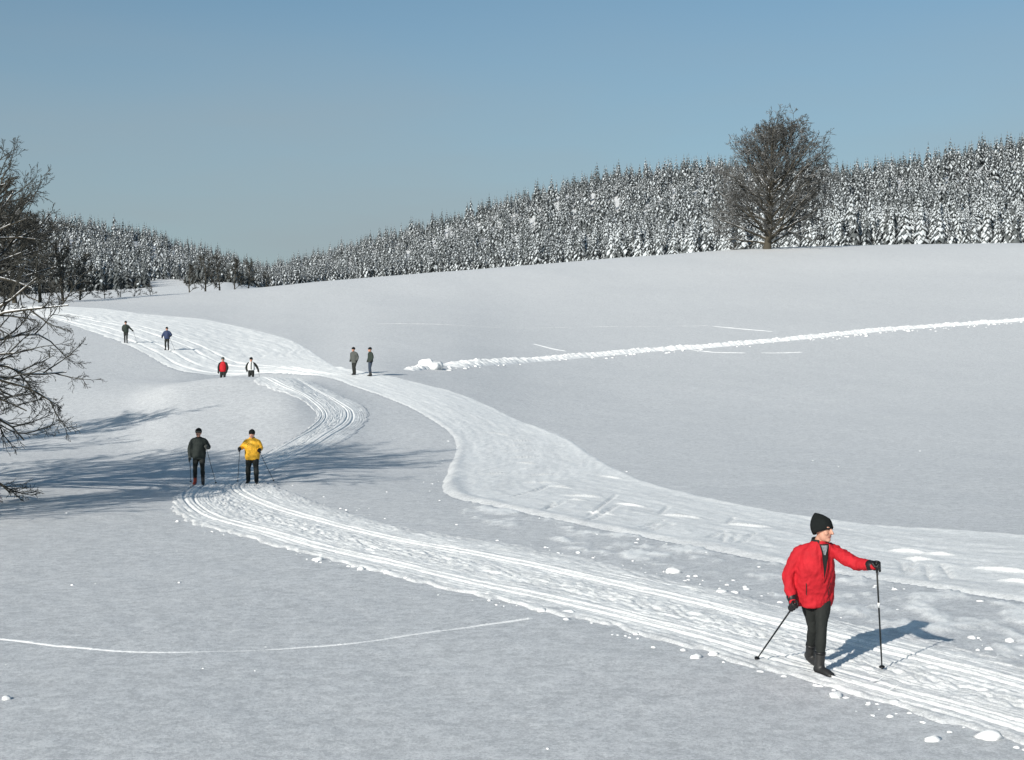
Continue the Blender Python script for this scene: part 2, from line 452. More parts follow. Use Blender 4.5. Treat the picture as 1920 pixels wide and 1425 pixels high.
Zg = Zg + spray * (0.02 + 0.07 * np.abs(perlin(X / 0.16, Y / 0.25)))
ground = link('ground', mesh_np('ground', np.stack([X, Y, Zg], -1), grid_faces(len(yy), len(tt)), [M_GROUND]))
ga = ground.data.attributes.new('packed', 'FLOAT', 'POINT'); ga.data.foreach_set('value', spray.astype(np.float32))
tag(ground, kind='structure')

# ------------------------------------------------------------------ trail ribbons
def segment_field(x, y, segs):
    """raised or cut strokes: (ax, ay, bx, by, half width, amplitude)"""
    z = np.zeros_like(x)
    for ax, ay, bx, by, w, a in segs:
        m = (x > min(ax, bx) - 4 * w) & (x < max(ax, bx) + 4 * w) & (y > min(ay, by) - 4 * w) & (y < max(ay, by) + 4 * w)
        if not m.any(): continue
        px, py = x[m] - ax, y[m] - ay; dx, dy = bx - ax, by - ay
        t = np.clip((px * dx + py * dy) / (dx * dx + dy * dy), 0, 1)
        d2 = (px - t * dx) ** 2 + (py - t * dy) ** 2
        z[m] += a * np.exp(-d2 / (w * w)) * (0.5 + 0.5 * np.sin(np.pi * np.clip(t, 0.05, 0.95)))
    return z
def ribbon(name, L, Rr, S, ncross, profile, mat, packed):
    q = np.linspace(0, 1, ncross)
    P = L[:, None, :] * (1 - q)[None, :, None] + Rr[:, None, :] * q[None, :, None]
    x, y = P[..., 0].ravel(), P[..., 1].ravel()
    C = 0.5 * (L + Rr); T = np.gradient(C, axis=0); T /= np.linalg.norm(T, axis=1)[:, None] + 1e-9
    A = Rr - L; wid = np.abs(A[:, 0] * T[:, 1] - A[:, 1] * T[:, 0])
    s = np.repeat(S, ncross); W = np.repeat(wid, ncross); qq = np.tile(q, len(S))
    z = H(x, y) + profile(x, y, s, qq, W)
    me = mesh_np(name, np.stack([x, y, z], -1), grid_faces(len(S), ncross), [mat])
    at = me.attributes.new('packed', 'FLOAT', 'POINT')
    at.data.foreach_set('value', packed(x, y, s, qq, W).astype(np.float32))
    return link(name, me)
def sm(a, b, x):
    t = np.clip((x - a) / (b - a), 0, 1); return t * t * (3 - 2 * t)
def classic_profile(x, y, s, q, W):
    c = q * W                                            # metres from the left edge
    e = np.minimum(c, W - c)
    ragged = 0.16 + 0.30 * fbm(s / 0.55, c / 0.5, 3) + 0.12 * perlin(s / 2.3, 4.7 + 0 * s)
    z = -0.10 + 0.135 * sm(0.0, 0.30, e + 0.5 * ragged - 0.10)
    inner = sm(0.15, 0.5, e)
    rough = 0.020 * fbm(s / 0.75, c / 0.30, 3, 0.6) + 0.024 * fbm(s / 0.22, c / 0.12, 3, 0.7)
    midband = np.exp(-((q - 0.42) / 0.12) ** 2) + 0.5 * np.exp(-((q - 0.9) / 0.12) ** 2) + 0.5 * np.exp(-((q - 0.06) / 0.08) ** 2)
    z = z + inner * rough * (0.25 + 1.1 * midband)
    for cen in (0.20, 0.63):
        wob = 0.012 * perlin(s / 7.0 + cen * 9, 0 * s)
        for off in (-0.125, 0.125):
            d = c - (cen * W + off + wob)
            wgt = 0.85 + 0.3 * perlin(s / 1.7 + off * 30, cen * 7 + 0 * s)
            z = z - 0.036 * wgt * np.exp(-(d / 0.036) ** 4) + 0.008 * np.exp(-((np.abs(d) - 0.085) / 0.03) ** 2)
        for off, a in ((-0.44, .8), (-0.30, .9), (-0.22, .7), (0.22, .8), (0.30, 1.), (0.38, .8), (0.47, .9), (0.55, .8), (0.64, .7), (0.70, .9), (0.78, .7), (0.0, .8)):
            d = c - (cen * W + off + 2 * wob)
            z = z - 0.024 * a * np.clip(perlin(s / 1.4 + off * 50, cen * 3 + 0 * s) + 0.45, 0, 1) * np.exp(-(d / 0.026) ** 2)
    return z
cA = cR - cL
def classic_packed(x, y, s, q, W):
    c = q * W
    a = sm(0.05, 0.55, c + 0.28 * fbm(s / 0.8, c / 0.35, 3))
    b = sm(0.05, 0.95, W - c + 0.55 * fbm(s / 1.1 + 40, c / 0.5, 3))
    return np.clip(np.minimum(a, b) * (0.86 + 0.5 * fbm(s / 1.3, c / 0.4 + 9, 3)), 0, 1)
trail = ribbon('ski_trail', cL, cR, cS, 180, classic_profile, M_PACK, classic_packed)
tag(trail, kind='structure')

def seg_px(u0, v0, u1, v1, w, a):
    p, r = land(u0, v0), land(u1, v1)
    return (p[0], p[1], r[0], r[1], w, a)
STROKES = []
for u0, v0, u1, v1 in [(1062, 931, 1128, 935), (1070, 940, 1095, 941), (1160, 947, 1208, 953), (1245, 967, 1310, 972), (1362, 984, 1442, 990),
                       (1675, 1033, 1732, 1038), (1745, 1040, 1785, 1043), (1700, 1049, 1745, 1051), (1838, 1068, 1925, 1077), (1880, 1090, 1940, 1096),
                       (985, 907, 1042, 907), (990, 892, 1045, 890), (1035, 914, 1070, 917), (985, 880, 1010, 877), (975, 868, 1005, 870), (960, 858, 1008, 857),
                       (950, 848, 1000, 845), (945, 838, 985, 836), (960, 828, 992, 828), (915, 812, 960, 818), (1130, 893, 1165, 898), (905, 890, 950, 888),
                       (1105, 963, 1150, 968)]:
    STROKES.append(seg_px(u0, v0, u1, v1, 0.075, 0.07))
for u0, v0, u1, v1 in [(1020, 960, 1040, 945), (1028, 956, 1058, 944), (1105, 970, 1155, 930), (1120, 974, 1150, 955), (1102, 980, 1135, 962), (1125, 965, 1160, 950),
                       (1195, 992, 1245, 976), (1205, 998, 1235, 984), (1222, 996, 1258, 982), (1240, 990, 1262, 984), (1330, 1010, 1358, 996), (1355, 1018, 1362, 1002),
                       (1362, 984, 1378, 970), (1370, 1018, 1385, 1004), (1388, 1020, 1418, 1000), (1238, 965, 1254, 950), (955, 935, 1020, 916),
                       (1692, 1055, 1700, 1080), (1708, 1078, 1714, 1052), (1738, 1060, 1745, 1090), (1768, 1060, 1785, 1085), (1000, 925, 1030, 912)]:
    STROKES.append(seg_px(u0, v0, u1, v1, 0.030, -0.075))
def skate_profile(x, y, s, q, W):
    c = q * W; e = np.minimum(c, W - c)
    ragged = 0.10 * fbm(s / 1.1, c / 0.9, 3)
    z = -0.10 + 0.125 * sm(0.0, 0.9, e + 0.8 * ragged - 0.02)
    z = z + 0.05 * np.exp(-((W - c - 0.55) / 0.22) ** 2) * (1 + 0.6 * perlin(s / 2.1, 3 + 0 * s)) * (y < 95)
    z = z + (0.02 + 0.055 * np.exp(-((y - 45) / 11) ** 2)) * np.exp(-((c - 0.7) / 0.3) ** 2) * (1 + 0.6 * perlin(s / 1.6, 9 + 0 * s)) * (y < 70)
    z = z + 0.014 * perlin(s / 2.4, c / 0.35) + 0.010 * fbm(s / 0.7, c / 0.3, 2)
    # herringbone of skating strokes down the middle
    ph = s / 1.55
    hb = np.maximum(0, np.sin(2 * np.pi * (ph + np.abs(q - 0.5) * W * 0.55))) ** 6
    z = z + 0.030 * hb * np.exp(-((np.abs(q - 0.5) - 0.17) / 0.1) ** 2) * np.clip(perlin(s / 4, q * 6) + 0.3, 0, 1)
    # classic grooves far up the slope
    far = sm(84, 92, y)
    for cen in (0.10, 0.18, 0.30, 0.38):
        z = z - 0.09 * far * np.exp(-((c - cen * W) / 0.10) ** 2) * (0.5 + 0.8 * np.clip(perlin(s / 6 + cen * 20, 0 * s) + 0.3, 0, 1))
    z = z + far * 0.05 * fbm(s / 2.5, c / 0.8, 2)
    return z + segment_field(x, y, STROKES)
def skate_packed(x, y, s, q, W):
    c = q * W
    a = sm(0.0, 1.1, c + 0.3 * fbm(s / 2.0, c / 0.8, 3))
    b = sm(0.0, 0.45, W - c + 0.12 * fbm(s / 1.6 + 30, c / 0.8, 3))
    body = 0.84 + 0.26 * np.clip(sm(2.2, 0.4, W - c) + sm(60, 85, y), 0, 1) + 0.35 * fbm(s / 5.0, c / 0.9, 3)
    return np.clip(np.minimum(a, b) * body, 0, 1)
skate = ribbon('skating_trail', kL, kR, kS, 190, skate_profile, M_PACK, skate_packed)
tag(skate, kind='structure')

# ------------------------------------------------------------------ low ridges of thrown-up snow
def ridge(name, px, width, height, mat, n=500, ncross=9, ragged=0.5, dash=0.0, freq=1.0):
    P = spline([land(*p) for p in px], n)
    T = np.gradient(P, axis=0); T /= np.linalg.norm(T, axis=1)[:, None]
    N = np.stack([-T[:, 1], T[:, 0]], -1)
    S = np.concatenate([[0], np.cumsum(np.linalg.norm(np.diff(P, axis=0), axis=1))])
    q = np.linspace(-1, 1, ncross)
    G = P[:, None, :] + N[:, None, :] * (q * width / 2)[None, :, None]
    x, y = G[..., 0].ravel(), G[..., 1].ravel()
    s = np.repeat(S, ncross); qq = np.tile(q, n)
    prof = np.cos(qq * np.pi / 2) ** 0.8
    endfade = np.clip(np.minimum(s, S[-1] - s) / (width * 0.8), 0, 1)
    sc = width * 0.45 / freq
    amp = height * (1 + ragged * 1.5 * fbm(s / sc, qq * width / 2 / sc + 5.3, 4, 0.7) + ragged * 0.9 * perlin(s / (width * 2.7), 2.2 + 0 * s)) * endfade
    if dash: amp = amp * np.clip(0.8 + 0.9 * perlin(s / dash, 0.5 + 0 * s), 0.45, 1.1)
    z = H(x, y) - 0.05 * height - 0.03 * (height > 0.2) - 0.004 + np.maximum(prof, 0) * amp
    return link(name, mesh_np(name, np.stack([x, y, z], -1), grid_faces(n, ncross), [mat]))
bank = ridge('snow_bank', [(838, 688), (1000, 676), (1200, 659), (1330, 650), (1500, 634), (1700, 616), (1920, 599), (2150, 582)], 1.9, 0.27, M_BANK, 2200, 13, 0.42, 0.0, 1.3)
tag(bank, kind='structure')
tr1 = ridge('ski_track', [(-150, 1193), (0, 1200), (120, 1213), (280, 1222), (480, 1217), (640, 1206), (740, 1194), (870, 1177), (1000, 1160)], 0.10, 0.016, M_CLOD, 1600, 5, 0.4, 1.3)
tag(tr1, kind='structure')
for pts in ([(1335, 612), (1390, 617), (1450, 622)], [(1425, 661), (1470, 661), (1506, 660)], [(1290, 655), (1340, 661), (1400, 662)],
            [(1000, 645), (1040, 655), (1062, 659)], [(700, 608), (900, 612), (1100, 612), (1330, 611)]):
    t_ = ridge('ski_track', pts, 0.4, 0.045, M_SNOW if len(pts) == 4 else M_CLOD, 240, 5, 0.5, 3.0)
    tag(t_, kind='structure')

# ------------------------------------------------------------------ snow lumps
def lump_mesh(seed, sub=1):
    bm = bmesh.new(); bmesh.ops.create_icosphere(bm, subdivisions=sub, radius=1.0)
    for v in bm.verts:
        k = 1 + 0.6 * mnoise.noise(v.co * 1.5 + Vector((seed * 3.1, 0, 0))) + 0.35 * mnoise.noise(v.co * 3.1 + Vector((0, seed * 2.7, 0)))
        v.co *= k
    bm.verts.ensure_lookup_table()
    V = np.array([v.co[:] for v in bm.verts]); Fc = np.array([[v.index for v in f.verts] for f in bm.faces])
    bm.free(); return V, Fc
LUMPS = [lump_mesh(i, 1) for i in range(7)]
BIG = [lump_mesh(20 + i, 2) for i in range(4)]
# a mound where the bank ends
mp = land(803, 691)
V, Fc = lump_mesh(41, 3)
V = V * np.array([0.82, 0.6, 0.62]); V[:, 0] *= 1 + 0.12 * np.sin(V[:, 1] * 7)
V += 0.05 * np.array([[mnoise.noise(Vector(p) * 4) for _ in range(3)] for p in V])
mound = link('snow_mound', mesh_np('snow_mound', V, Fc, [M_BANK]), None, (mp[0], mp[1], float(H(mp[0], mp[1])) - 0.02))
tag(mound, 'lumpy white snow mound at the left end of the long snow bank', 'snow mound')
me_ = ridge('snow_bank', [(762, 694), (785, 692), (812, 690)], 1.0, 0.22, M_BANK, 90, 9, 0.6)
tag(me_, kind='structure')

VV, FF, off = [], [], 0
def clod_at(x, y, r):
    global off
    V, Fc = LUMPS[random.randrange(len(LUMPS))]
    a = random.random() * 6.28; c, s_ = math.cos(a), math.sin(a)
    Q = V * np.array([r * random.uniform(0.8, 1.5), r * random.uniform(0.7, 1.2), r * random.uniform(0.35, 0.7)])
    Q = np.stack([Q[:, 0] * c - Q[:, 1] * s_ + x, Q[:, 0] * s_ + Q[:, 1] * c + y, Q[:, 2] + r * 0.05], -1)
    Q[:, 2] += float(H(x, y))
    VV.append(Q); FF.append(Fc + off); off += len(Q)
nC = len(cL)
for k in range(190):                                    # along the lower edge
    i = int(nC * 0.62 * random.random() ** 1.3); p = cL[i]; w = cR[i] - cL[i]; w = w / np.linalg.norm(w)
    cl = perlin(cS[i] / 2.2, 3.3)
    if random.random() > 0.45 + 1.6 * cl: continue
    o_ = random.gauss(0.12, 0.22); r = min(0.075, 0.0155 * math.exp(random.gauss(0.3, 0.55)))
    clod_at(p[0] + w[0] * o_, p[1] + w[1] * o_, r)
for k in range(210):                                   # spray beyond the upper edge
    i = int(nC * 0.60 * random.random() ** 0.95); p = cR[i]; w = cR[i] - cL[i]; w = w / np.linalg.norm(w)
    cl = perlin(cS[i] / 2.8 + 9, 1.7)
    if random.random() > 0.35 + 1.8 * cl: continue
    o_ = abs(random.gauss(0, 0.85)) - 0.4; r = min(0.08, 0.0165 * math.exp(random.gauss(0.3, 0.6)))
    clod_at(p[0] + w[0] * o_, p[1] + w[1] * o_, r)
for k in range(120):                                    # on the trail itself
    i = int(nC * 0.66 * random.random()); q = random.choice([random.uniform(0.3, 0.55), random.uniform(0.72, 1.0), random.uniform(0.0, 0.1)])
    p = cL[i] * (1 - q) + cR[i] * q
    clod_at(p[0], p[1], min(0.06, 0.018 * math.exp(random.gauss(0.2, 0.5))))
for k in range(110):                                    # few by the skating trail and on the open snow
    i = int(len(kL) * 0.55 * random.random()); q = random.choice([random.uniform(-0.03, 0.05), random.uniform(0, 1)])
    p = kL[i] * (1 - q) + kR[i] * q
    clod_at(p[0], p[1], min(0.06, 0.02 * math.exp(random.gauss(0.1, 0.5))))
for k in range(60):
    y = random.uniform(12, 60); x = random.uniform(-0.36, 0.36) * y
    clod_at(x, y, 0.014 * math.exp(random.gauss(0.1, 0.5)))
# crumbs along the far bank
for k in range(170):
    u = random.uniform(838, 1930); v = 688 - (u - 838) * (89 / 1082.0) + random.gauss(4, 2.5)
    p = land(u, v); clod_at(p[0], p[1], random.uniform(0.06, 0.2))
cl_o = link('snow_crumbs', mesh_np('snow_crumbs', np.concatenate(VV), np.concatenate(FF), [M_CLOD]))
tag(cl_o, kind='stuff')
CLODS = [(1856, 1384, .115, 'largest white snow clod, lying below the ski tracks in the bottom right corner'),
         (1568, 1304, .085, 'white snow clod lying just below the boots of the skier in red'),
         (1680, 1318, .07, 'small snow clod lying right of the red skier, below the tracks'),
         (1305, 1234, .085, 'snow clod left of the near pole tip, leftmost of a close pair'),
         (1336, 1228, .075, 'snow clod left of the near pole tip, rightmost of a close pair'),
         (1066, 1152, .10, 'broad snow clod on the lower trail edge where the single ski line meets it'),
         (1015, 1146, .09, 'snow clod on the lower trail edge just left of the broad clod'),
         (915, 1116, .085, 'round snow clod alone on the lower edge of the ski trail'),
         (727, 1075, .085, 'snow clod on the lower trail edge, rightmost of three in a row'),
         (676, 1069, .085, 'snow clod on the lower trail edge, middle of three in a row'),
         (596, 1051, .10, 'snow clod on the lower trail edge, leftmost of three in a row'),
         (12, 1311, .065, 'small snow clod alone on the smooth snow at the left picture edge'),
         (1262, 1072, .13, 'heaped snow clod above the upper ski tracks, left of the skier in red'),
         (1352, 1112, .12, 'ragged snow clod above the upper tracks, nearest to the red sleeve')]
for i, (u, v, r, lab) in enumerate(CLODS):
    V, Fc = BIG[i % 4]
    p = land(u, v)
    o = link('snow_clod', mesh_np('snow_clod', V * np.array([r * 0.95, r * 0.75, r * 0.5]), Fc, [M_CLOD]), None, (p[0], p[1], float(H(p[0], p[1])) + r * 0.1))
    o.rotation_euler = (0, 0, i * 1.3)
    tag(o, lab, 'snow clod', 'snow clods along the ski trail')

# ------------------------------------------------------------------ spruces
def spruce_arrays(seed, tiers=11, per=7, snow=0.85, rad=0.185, lite=False):
    r = random.Random(seed)
    nv, nf, sv, sf = [], [], [], []
    for k in range(tiers):
        f = k / (tiers - 1)
        z = 0.09 + 0.84 * f ** 0.95
        Lr = rad * (1 - f) ** 0.85 + 0.016
        nb = max(3, int(round(per * (0.55 + 0.45 * (1 - f)))))
        a0 = r.random() * 6.28
        for b in range(nb):
            a = a0 + 6.283 * b / nb + r.uniform(-0.25, 0.25)
            L = Lr * r.uniform(0.72, 1.2); dr = r.uniform(0.6, 1.25); w = L * r.uniform(0.20, 0.36) + 0.005
            ca, sa = math.cos(a), math.sin(a); zz = z + r.uniform(-0.05, 0.05) * (1 - 0.8 * f)
            def P(t, s, h): return (ca * t * L - sa * s * w, sa * t * L + ca * s * w, zz - dr * L * t * t + h)
            i = len(nv)
            if lite:
                nv += [P(0.05, 0, 0.012), P(0.55, 1, -0.012), P(0.55, -1, -0.012), P(1.05, 0, -0.012)]
                nf += [(i, i + 2, i + 1), (i + 1, i + 2, i + 3)]
                if r.random() < snow:
                    j = len(sv); q = r.uniform(0.45, 0.85); t0 = r.uniform(0.15, 0.45); t1 = r.uniform(0.8, 1.05); sk = r.uniform(-0.3, 0.3)
                    sv += [P(t0, sk, 0.012), P(0.6, q, 0.004), P(0.6, -q, 0.004), P(t1, sk, 0.003)]
                    sf += [(j, j + 2, j + 1), (j + 1, j + 2, j + 3)]
                continue
            nv += [P(0.02, 0, 0.012), P(0.6, 1, -0.022), P(0.6, 0, 0.008), P(0.6, -1, -0.022), P(1.05, 0, -0.012)]
            nf += [(i, i + 2, i + 1), (i, i + 3, i + 2), (i + 1, i + 2, i + 4), (i + 2, i + 3, i + 4)]
            if r.random() < snow:
                j = len(sv); h = 0.010 + 0.004 * r.random(); q = r.uniform(0.62, 0.98); t0 = r.uniform(0.12, 0.35)
                sv += [P(t0, 0, h), P(0.62, q, h - 0.018), P(0.6, 0, h + 0.006), P(0.62, -q, h - 0.018), P(r.uniform(0.92, 1.06), r.uniform(-0.2, 0.2), h - 0.012)]
                sf += [(j, j + 2, j + 1), (j, j + 3, j + 2), (j + 1, j + 2, j + 4), (j + 2, j + 3, j + 4)]
    i = len(nv)                                          # leader
    nv += [(0.008, 0, 0.92), (-0.005, 0.007, 0.92), (-0.005, -0.007, 0.92), (0, 0, 1.02)]
    nf += [(i, i + 1, i + 3), (i + 1, i + 2, i + 3), (i + 2, i, i + 3)]
    if not sv:
        sv, sf = [(0, 0, 1.0), (0.004, 0, 0.99), (0, 0.004, 0.99)], [(0, 1, 2)]
    return np.array(nv), np.array(nf), np.array(sv), np.array(sf)
def spruce_trunk():
    n = 7; a = np.arange(n) * 2 * np.pi / n
    rings = [(0.0, 0.017), (0.03, 0.013), (0.5, 0.008), (0.97, 0.002)]
    V = np.concatenate([np.stack([np.cos(a) * r_, np.sin(a) * r_, np.full(n, z)], -1) for z, r_ in rings])
    Fq = [(k * n + i, k * n + (i + 1) % n, (k + 1) * n + (i + 1) % n, (k + 1) * n + i) for k in range(3) for i in range(n)]
    return V, np.array(Fq)
me_trunk = mesh_np('trunk', *spruce_trunk(), [M_BARK])
NEAR_V = []
for i in range(6):
    a = spruce_arrays(100 + i, 17, 9, [0.95, 0.9, 0.85, 0.92, 0.7, 0.8][i], 0.19 + 0.03 * random.random())
    NEAR_V.append((mesh_np('crown', a[0], a[1], [M_NEEDLE], None, False), mesh_np('snow_load', a[2], a[3], [M_TSNOW], None, False)))
DARK_V = []
for i in range(3):
    a = spruce_arrays(140 + i, 16, 9, 0.25, 0.19)
    DARK_V.append((mesh_np('crown', a[0], a[1], [M_NEEDLE], None, False), mesh_np('snow_load', a[2], a[3], [M_TSNOW], None, False)))
FAR_V = [spruce_arrays(200 + i, 10, 6, [0.95, 0.9, 0.85, 0.92, 0.8, 0.9, 0.6, 0.4][i], 0.18 + 0.04 * random.random(), True) for i in range(8)]
FAR_D = [spruce_arrays(230 + i, 10, 6, 0.12, 0.2, True) for i in range(3)]

spots = []
cells = {}
def free(x, y, dmin):
    cx, cy = int(x // 6), int(y // 6)
    for i in range(cx - 1, cx + 2):
        for j in range(cy - 1, cy + 2):
            for (a, b) in cells.get((i, j), ()):
                if (a - x) ** 2 + (b - y) ** 2 < dmin * dmin: return False
    cells.setdefault((cx, cy), []).append((x, y)); return True
tries = 0
while len(spots) < 4600 and tries < 90000:
    tries += 1
    u = random.uniform(-90, 2010); uc = min(max(u, 0), 1920)
    df, dt = float(np.interp(uc, DF_U, DF)), float(np.interp(uc, DF_U, DT))
    d = df + (dt * 1.06 - df) * random.random() ** 1.15
    if uc < 470 and d < df + 60 and 275 < u < 350: continue       # snowy clearing on the left hill
    x = (u - CU) / F_PX * d
    if not free(x, d, 2.0 if d < df + 40 else 2.7): continue
    h = random.choice([random.uniform(8, 12), random.uniform(10, 16), random.uniform(12, 17)]) * (1.0 if random.random() > 0.10 else 1.25)
    h *= 0.86
    h *= 1.0 - 0.28 * math.exp(-((uc - 480) / 170.0) ** 2)
    spots.append((u, d, x, h, (d - df) / (dt - df)))
# a tight front rank along the field edge
for k in range(330):
    u = -60 + 2060 * (k + random.random()) / 330; uc = min(max(u, 0), 1920)
    df = float(np.interp(uc, DF_U, DF)); d = df - random.uniform(2, 14); x = (u - CU) / F_PX * d
    if 275 < u < 350: continue
    spots.append((u, d, x, random.uniform(7.5, 13.5), -0.05))
seen = sorted(spots, key=lambda s: (-(s[3] / s[1])) if s[4] < 0.12 else 1.0)
near_set = seen[:300]; rest = seen[300:]
root0 = None
for i, (u, d, x, h, f) in enumerate(near_set):
    dark = (u < 470 and random.random() < 0.6) or (random.random() < 0.10)  # on the left, sparse snow imitates the shade along the hill's foot
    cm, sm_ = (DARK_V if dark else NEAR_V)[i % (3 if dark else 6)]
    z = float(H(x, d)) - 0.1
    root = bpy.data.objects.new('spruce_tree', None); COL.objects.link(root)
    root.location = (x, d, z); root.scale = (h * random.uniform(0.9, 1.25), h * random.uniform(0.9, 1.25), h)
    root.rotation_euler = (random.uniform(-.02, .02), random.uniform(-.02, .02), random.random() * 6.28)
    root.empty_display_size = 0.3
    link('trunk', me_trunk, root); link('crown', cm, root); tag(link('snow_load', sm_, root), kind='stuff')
    if u < 470:
        tag(root, 'snow-dusted spruce in imitated shade at the foot of the far wooded hill on the left', 'spruce tree', 'spruces at the foot of the far wooded hill')
    else:
        tag(root, 'snow-laden spruce in the front rank of the forest along the upper field edge', 'spruce tree', 'spruces in the front rank of the long forest edge')
VN, FN, MI, off = [], [], [], 0
for i, (u, d, x, h, f) in enumerate(rest):
    shade = (u < 470 and f < 0.22)  # shaded band of the left hill, imitated by spruces with little snow
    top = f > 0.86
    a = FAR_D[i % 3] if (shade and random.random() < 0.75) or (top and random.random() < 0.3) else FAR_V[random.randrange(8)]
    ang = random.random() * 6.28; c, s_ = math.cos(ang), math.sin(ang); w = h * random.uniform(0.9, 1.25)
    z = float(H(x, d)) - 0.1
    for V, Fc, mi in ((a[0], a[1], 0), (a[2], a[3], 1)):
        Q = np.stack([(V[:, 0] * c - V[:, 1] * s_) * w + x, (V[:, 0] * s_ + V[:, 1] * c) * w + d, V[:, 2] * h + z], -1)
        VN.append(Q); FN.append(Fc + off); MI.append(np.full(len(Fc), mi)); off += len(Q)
forest = link('forest', mesh_np('forest', np.concatenate(VN), np.concatenate(FN), [M_NEEDLE, M_TSNOW], np.concatenate(MI), False))
tag(forest, 'mass of snow-covered spruces on the hills behind the front rank', None, None, 'stuff')

# ------------------------------------------------------------------ bare broadleaf trees
class Tubes:
    def __init__(s): s.V, s.F, s.o = [], [], 0
    def add(s, P, rad, n):
        P = np.asarray(P, float); rad = np.asarray(rad, float)
        T = np.gradient(P, axis=0); T /= np.linalg.norm(T, axis=1)[:, None] + 1e-9
        ref = np.array([0.31, 0.17, 0.93]) if abs(T[0, 2]) < 0.9 else np.array([1.0, 0.2, 0.1])
        A = np.cross(T, ref); A /= np.linalg.norm(A, axis=1)[:, None] + 1e-9
        B = np.cross(T, A)
        an = np.arange(n) * 2 * np.pi / n
        ring = P[:, None, :] + rad[:, None, None] * (A[:, None, :] * np.cos(an)[None, :, None] + B[:, None, :] * np.sin(an)[None, :, None])
        m = len(P)
        s.V.append(ring.reshape(-1, 3))
        i = (np.arange(m - 1)[:, None] * n + np.arange(n)[None, :]); j = (np.arange(m - 1)[:, None] * n + (np.arange(n)[None, :] + 1) % n)
        s.F.append(np.stack([i, j, j + n, i + n], -1).reshape(-1, 4) + s.o); s.o += m * n
    def build(s, name, mat, parent):
        return link(name, mesh_np(name, np.concatenate(s.V), np.concatenate(s.F), [mat]), parent)
    def mesh(s, name, mat): return mesh_np(name, np.concatenate(s.V), np.concatenate(s.F), [mat])
def grow(r, p, d, L, n, wander, lift):
    P = [np.array(p, float)]; d = np.array(d, float); d /= np.linalg.norm(d)
    for k in range(n):
        d = d + np.array([r.gauss(0, wander), r.gauss(0, wander), r.gauss(0, wander) + lift]); d /= np.linalg.norm(d)
        P.append(P[-1] + d * L / n)
    return np.array(P), d
def side(r, d, ang):
    d = np.asarray(d); a = np.cross(d, [r.gauss(0, 1), r.gauss(0, 1), r.gauss(0, 1)]); a /= np.linalg.norm(a) + 1e-9
    return d * math.cos(ang) + a * math.sin(ang)
def ramify(r, P, rad0, L, level, maxlevel, tb, cnt, droop, rtw, lo=0.25):
    """tb: Tubes per level"""
    k = cnt[level]
    for c in range(k):
        t = lo + (1 - lo) * (c + r.random()) / k
        i = min(len(P) - 2, int(t * (len(P) - 1))); f = t * (len(P) - 1) - i
        q = P[i] * (1 - f) + P[i + 1] * f; d = P[i + 1] - P[i]; d = d / np.linalg.norm(d)
        l2 = L * r.uniform(0.32, 0.62) * (1.15 - 0.5 * t)
        r2 = max(rtw, rad0 * (1 - 0.6 * t) * 0.55)
        dd = side(r, d, r.uniform(0.35, 0.95))
        n = (6, 5, 3, 2)[min(level, 3)]
        Q, _ = grow(r, q, dd, l2, n, 0.10, droop[level])
        tb[min(level, len(tb) - 1)].add(Q, np.linspace(r2, max(rtw * 0.55, r2 * 0.35), len(Q)), 5 if level < 2 else 3)
        if level + 1 < maxlevel: ramify(r, Q, r2, l2, level + 1, maxlevel, tb, cnt, droop, rtw)
